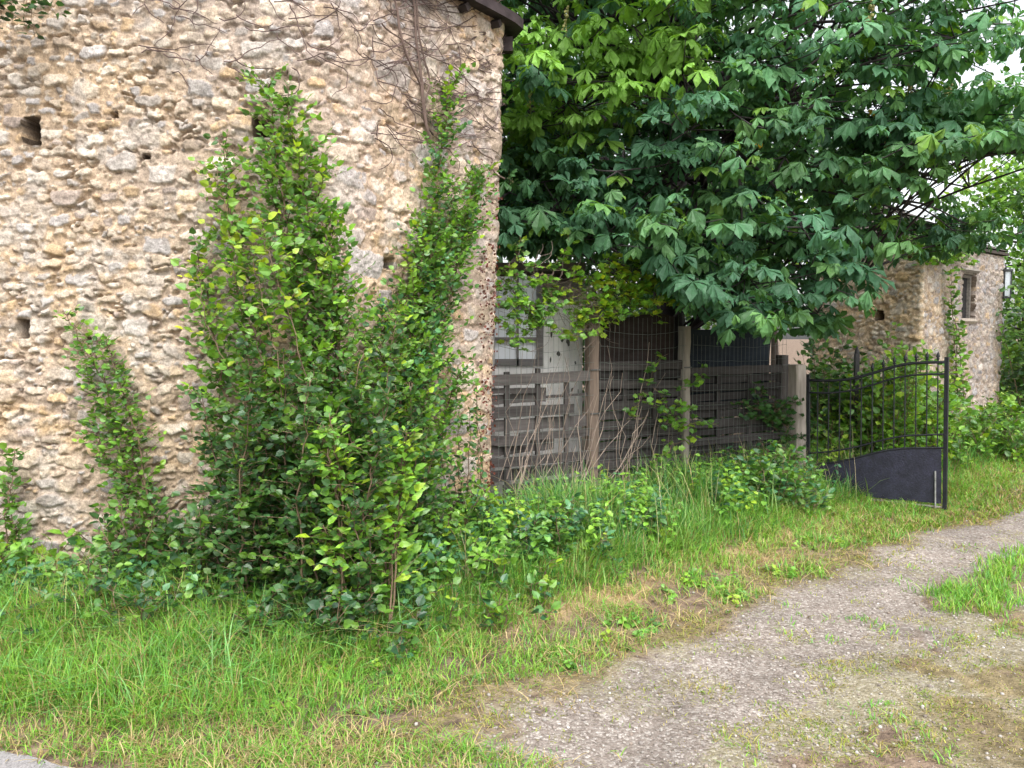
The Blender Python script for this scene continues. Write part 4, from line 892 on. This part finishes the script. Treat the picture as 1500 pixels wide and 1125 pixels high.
for k in range(14):
    x = rng2.uniform(1320, 1420); P = [on_plane(x + rng2.normal(0, 14), y, B1 + [.03, -.14], B2 + [.03, -.14]) for y in (345, 362, rng2.uniform(372, 395))]
    pl.stem(P, .004, .002, .08, (.08, .22), .085, np.concatenate([G_LITE, G_MID]), .05, 0)
pl.build("wall_ivy", "green ivy spilling over the top of the outbuilding wall", "ivy", on_plane(1370, 345, B1, B2))

# ------------------------------------------------------------------ grass, weeds, pebbles
rng = np.random.RandomState(99)
def blades(name, n, dens, hfun, wfun, pal, seed, bend=.55, spread=.035, per=5, dry=0.0, box_=(-5, 7.5, 2.5, 11.5)):
    r = np.random.RandomState(seed); m = n // per
    x = r.uniform(box_[0], box_[1], m * 6); y = box_[2] + (box_[3] - box_[2]) * r.rand(m * 6) ** 1.5
    ok = (r.rand(len(x)) < dens(x, y)) & in_view(np.stack([x, y, np.zeros_like(x)], -1), .12); x, y = x[ok][:m], y[ok][:m]
    x = np.repeat(x, per) + r.normal(0, spread, len(x) * per); y = np.repeat(y, per) + r.normal(0, spread, len(y) * per); N = len(x)
    cl = np.repeat(pal[r.choice(len(pal), N // per)], per, 0) * r.uniform(.75, 1.25, (N, 1))
    if dry:
        d = r.rand(N) < dry; cl[d] = np.array([.36, .27, .13]) * r.uniform(.6, 1.2, (d.sum(), 1))
    h = hfun(x, y) * r.uniform(.5, 1.2, N); wv = wfun * r.uniform(.7, 1.3, N) * (1 + .1 * (y - 3)); a = r.rand(N) * 6.28
    D = np.stack([np.cos(a), np.sin(a), np.zeros(N)], -1); S = np.stack([-np.sin(a), np.cos(a), np.zeros(N)], -1); B = np.stack([x, y, gz(x, y) - .005], -1); be = bend * r.uniform(.2, 1.5, N)
    def pt(t): return B + D * (h * be * t ** 2)[:, None] + np.array([0, 0, 1.]) * (h * (t - .32 * np.minimum(be, 1.4) * t ** 2.4))[:, None]
    rows = []
    for t, ww in ((0, .8), (.35, 1.0), (.7, .75)): p = pt(np.full(N, t)); rows += [p - S * (wv * ww / 2)[:, None], p + S * (wv * ww / 2)[:, None]]
    rows.append(pt(np.ones(N))); V = np.stack(rows, 1).reshape(-1, 3)
    lp = np.array([0, 1, 3, 2, 2, 3, 5, 4, 4, 5, 6]); L = (np.arange(N)[:, None] * 7 + lp).reshape(-1)
    return kind(mesh_obj(name, V, L, np.tile([4, 4, 3], N), np.repeat(cl, 7, 0), M_GRASS), 'stuff')
def patch(x, y): return fbm(x * 2.1 + 30, y * 2.1 + 30, 23, 4)
def d_verge(x, y):
    z = zones(x, y); e = y - y_edge(x); n = patch(x, y) - .5
    d = sstep(-.05, .5, e + n * 1.1) * (1 - .45 * z[:, 2]) * sstep(-.02, .12, y - road_y(x) - .12 + n * .3)
    d = d * sstep(.27, .46, fbm(x * 5 + 11, y * 5 + 11, 37, 3) + .25 * sstep(-.2, -1.4, x) + .25 * sstep(.5, 1.1, e))
    d = d * np.clip(.75 + 2.2 * n, np.where(x < -.3, .55, .1), 1)
    return d * (y < y_veg(x) + .5) * (1 - .88 * z[:, 0])
def h_verge(x, y): return .045 + .06 * sstep(.2, 1.3, y - y_edge(x)) + .10 * patch(x * 1.6, y * 1.6) ** 2 + .10 * sstep(-.2, -1.6, x) * sstep(.1, .7, y - y_edge(x)) + .10 * sstep(-.35, .1, y - y_veg(x))
GR = np.array([[.16, .35, .045], [.21, .40, .05], [.13, .32, .05], [.27, .40, .08], [.14, .34, .08]])
blades("grass", 125000, d_verge, h_verge, .0042, GR, 1, .9, .03, 6, .22)
blades("tall_grass", 36000, lambda x, y: sstep(-.25, .15, y - y_veg(x)) * (1 - sstep(1.1, 1.9, y - y_veg(x))) * np.where(x < -.3, .28, 1.0), lambda x, y: np.where(x < -.3, .17, .22) + .5 * np.clip(patch(x * 1.5, y * 1.5) - .32, 0, .5) + .12 * sstep(.2, .8, y - y_veg(x)) * (x > 0), .006,
       np.array([[.08, .22, .05], [.11, .26, .05], [.075, .20, .06], [.16, .30, .06], [.20, .30, .09]]), 2, .6, .05, 6, .05)
blades("arching_grass", 5200, lambda x, y: (x < -.3) * sstep(.45, .9, y - y_edge(x)) * (y < y_veg(x) + .25) * .9, lambda x, y: .24 + .16 * patch(x, y), .006, np.array([[.17, .37, .10], [.21, .40, .14], [.14, .33, .08]]), 3, 1.25, .05, 8, .06)
blades("median_grass", 15000, lambda x, y: sstep(.34, .12, seg_d(x, y, MED) + .5 * (patch(x, y) - .5)) * .9, lambda x, y: .075 + .05 * patch(x, y), .005, GR, 4, .7, .03, 6, .05, (1.8, 8, 4, 9))
blades("far_verge_grass", 14000, lambda x, y: ((x > 2.8) & (y > y_edge(x) - .1 + .6 * (patch(x, y) - .5)) & (y < y_veg(x) + 1.0)) * .8, lambda x, y: .05 + .06 * patch(x, y), .006, np.array([[.15, .26, .03], [.19, .29, .04], [.11, .22, .03]]), 5, .8, .04, 6, .32, (2.8, 9.5, 6, 13))
blades("dry_grass", 24000, lambda x, y: zones(x, y)[:, 2] * .9 * (1 - .6 * zones(x, y)[:, 0]), lambda x, y: .07 + .05 * patch(x, y), .0042, np.array([[.40, .30, .15], [.46, .36, .2], [.30, .23, .12], [.2, .24, .06]]), 6, 1.7, .05, 5)
blades("moss_tufts", 30000, lambda x, y: np.clip(zones(x, y)[:, 1] * 1.8, 0, 1), lambda x, y: .014 + .05 * np.clip(patch(x * 2, y * 2) - .3, 0, 1), .0045, np.array([[.24, .27, .05], [.30, .31, .07], [.16, .26, .04], [.30, .25, .10]]), 8, 1.0, .025, 6, .1, (-1, 6, 2.5, 8))
blades("track_grass", 9000, lambda x, y: (y < y_edge(x) + .1) * (y > y_edge(x) - 4) * sstep(.60, .70, fbm(x * 3.1 + 5, y * 3.1 + 5, 61, 3)) * (.25 + zones(x, y)[:, 1]), lambda x, y: .03 + .035 * patch(x * 2, y * 2), .0045, np.concatenate([GR, np.array([[.30, .30, .08]])]), 11, 1.0, .03, 6, .2, (-1, 6, 2.5, 8))
blades("roadside_grass", 9000, lambda x, y: (x < .2) * (y > road_y(x) + .02) * (y < road_y(x) + .55) * .9, lambda x, y: .04 + .07 * patch(x * 2, y * 2), .0042, np.concatenate([GR[:3], np.array([[.38, .30, .15], [.44, .35, .2]])]), 9, 1.1, .03, 6, .15, (-3, .3, 2.5, 4))
blades("seed_grass", 2600, lambda x, y: sstep(-.15, .2, y - y_veg(x)) * (1 - sstep(1.0, 1.7, y - y_veg(x))) * .7, lambda x, y: np.where(x < -.3, .38, .62), .0032, np.array([[.36, .33, .17], [.30, .33, .12], [.42, .36, .22]]), 10, .45, .06, 4)
# leafy weeds at the foot of the fence and on the verge
def weeds(name, n, dens, h0, leaf, pal, seed, box_, T=T_ELM, tiers=7):
    r = np.random.RandomState(seed); x = r.uniform(box_[0], box_[1], n * 8); y = r.uniform(box_[2], box_[3], n * 8); ok = (r.rand(n * 8) < dens(x, y)) & in_view(np.stack([x, y, x * 0 + .2], -1)); x, y = x[ok][:n], y[ok][:n]
    N = len(x); h = h0 * r.uniform(.5, 1.25, N); ln = r.normal(0, .18, (N, 2)); B = np.stack([x, y, gz(x, y)], -1); m = MB(); cl = pal[r.choice(len(pal), N)] * r.uniform(.75, 1.25, (N, 1)); a0 = r.rand(N) * 6.28
    for k in range(tiers):
        t = (k + 1) / tiers
        for s_ in (0, math.pi):
            a = a0 + k * 1.57 + s_ + r.normal(0, .3, N); P = B + np.stack([ln[:, 0] * h * t, ln[:, 1] * h * t, h * t], -1); D = np.stack([np.cos(a), np.sin(a), r.normal(-.15, .3, N)], -1)
            m.batch(T, P, *frames(D, np.array([0, -.2, 1.]) + r.normal(0, .3, (N, 3))), leaf * (1.15 - .6 * t) * r.uniform(.7, 1.3, N), cl * (1 + .25 * t))
    return kind(m.build(name, M_LEAF), 'stuff')
weeds("undergrowth", 1000, lambda x, y: sstep(-.1, .3, y - y_veg(x)) * (1 - sstep(.9, 1.7, y - y_veg(x))) * np.clip(patch(x, y) * 5 - 2.1, 0, 1), .36, .075, np.concatenate([G_MID, G_BLUE, G_LITE]), 71, (-.6, 4.2, 4.3, 9.2), T_ELM, 7)
weeds("undergrowth", 500, lambda x, y: sstep(-.15, .1, y - y_veg(x)) * (1 - sstep(.35, .6, y - y_veg(x))), .26, .07, np.concatenate([G_MID, G_BLUE]), 72, (-3.6, -.4, 4.0, 4.9), T_ELM, 6)
weeds("low_weeds", 900, lambda x, y: d_verge(x, y) * np.clip(patch(x + 4, y) * 3 - 1.4, 0, 1), .05, .05, np.concatenate([G_MID, G_LITE]), 73, (-3.5, 3.5, 3.0, 6.0), T_ELM, 3)
# loose stones on the track
m = MB(); r = np.random.RandomState(12); N = 14000; x = r.uniform(-1.6, 6, N * 3); y = 2.5 + 5.5 * r.rand(N * 3) ** 1.5
z = zones(x, y); ok = (r.rand(N * 3) < .15 + .85 * z[:, 0]) & (y < y_edge(x) + .35) & in_view(np.stack([x, y, x * 0], -1)); x, y = x[ok][:N], y[ok][:N]; N = len(x)
ico = np.array([[0, 0, 1], [.9, 0, .3], [.28, .85, .3], [-.73, .53, .3], [-.73, -.53, .3], [.28, -.85, .3], [.6, .5, -.5], [-.6, .5, -.5], [-.5, -.6, -.5], [.6, -.5, -.5]])
T_PEB = (ico * np.array([.5, .42, .32]), [(0, 1, 2), (0, 2, 3), (0, 3, 4), (0, 4, 5), (0, 5, 1), (1, 6, 2), (2, 6, 7), (2, 7, 3), (3, 7, 8), (3, 8, 4), (4, 8, 5), (5, 8, 9), (5, 9, 1), (1, 9, 6)])
sz = np.clip(.0065 * np.exp(r.normal(0, .65, N)), .003, .026); a = r.rand(N) * 6.28
cl = np.array([[.25, .22, .20], [.29, .265, .24], [.19, .16, .14], [.34, .315, .285], [.22, .18, .15]])[r.choice(5, N, p=[.3, .27, .2, .08, .15])] * r.uniform(.8, 1.2, (N, 1))
wh = r.rand(N) < .0025; cl[wh] = (.55, .53, .50); sz[wh] = .016
m.batch(T_PEB, np.stack([x, y, gz(x, y) + .006 + sz * .1], -1), *frames(np.stack([np.cos(a), np.sin(a), r.normal(0, .2, N)], -1), np.array([0, 0, 1.]) + r.normal(0, .25, (N, 3))), sz, cl)
kind(m.build("gravel", M_PEB, None, True), 'stuff')
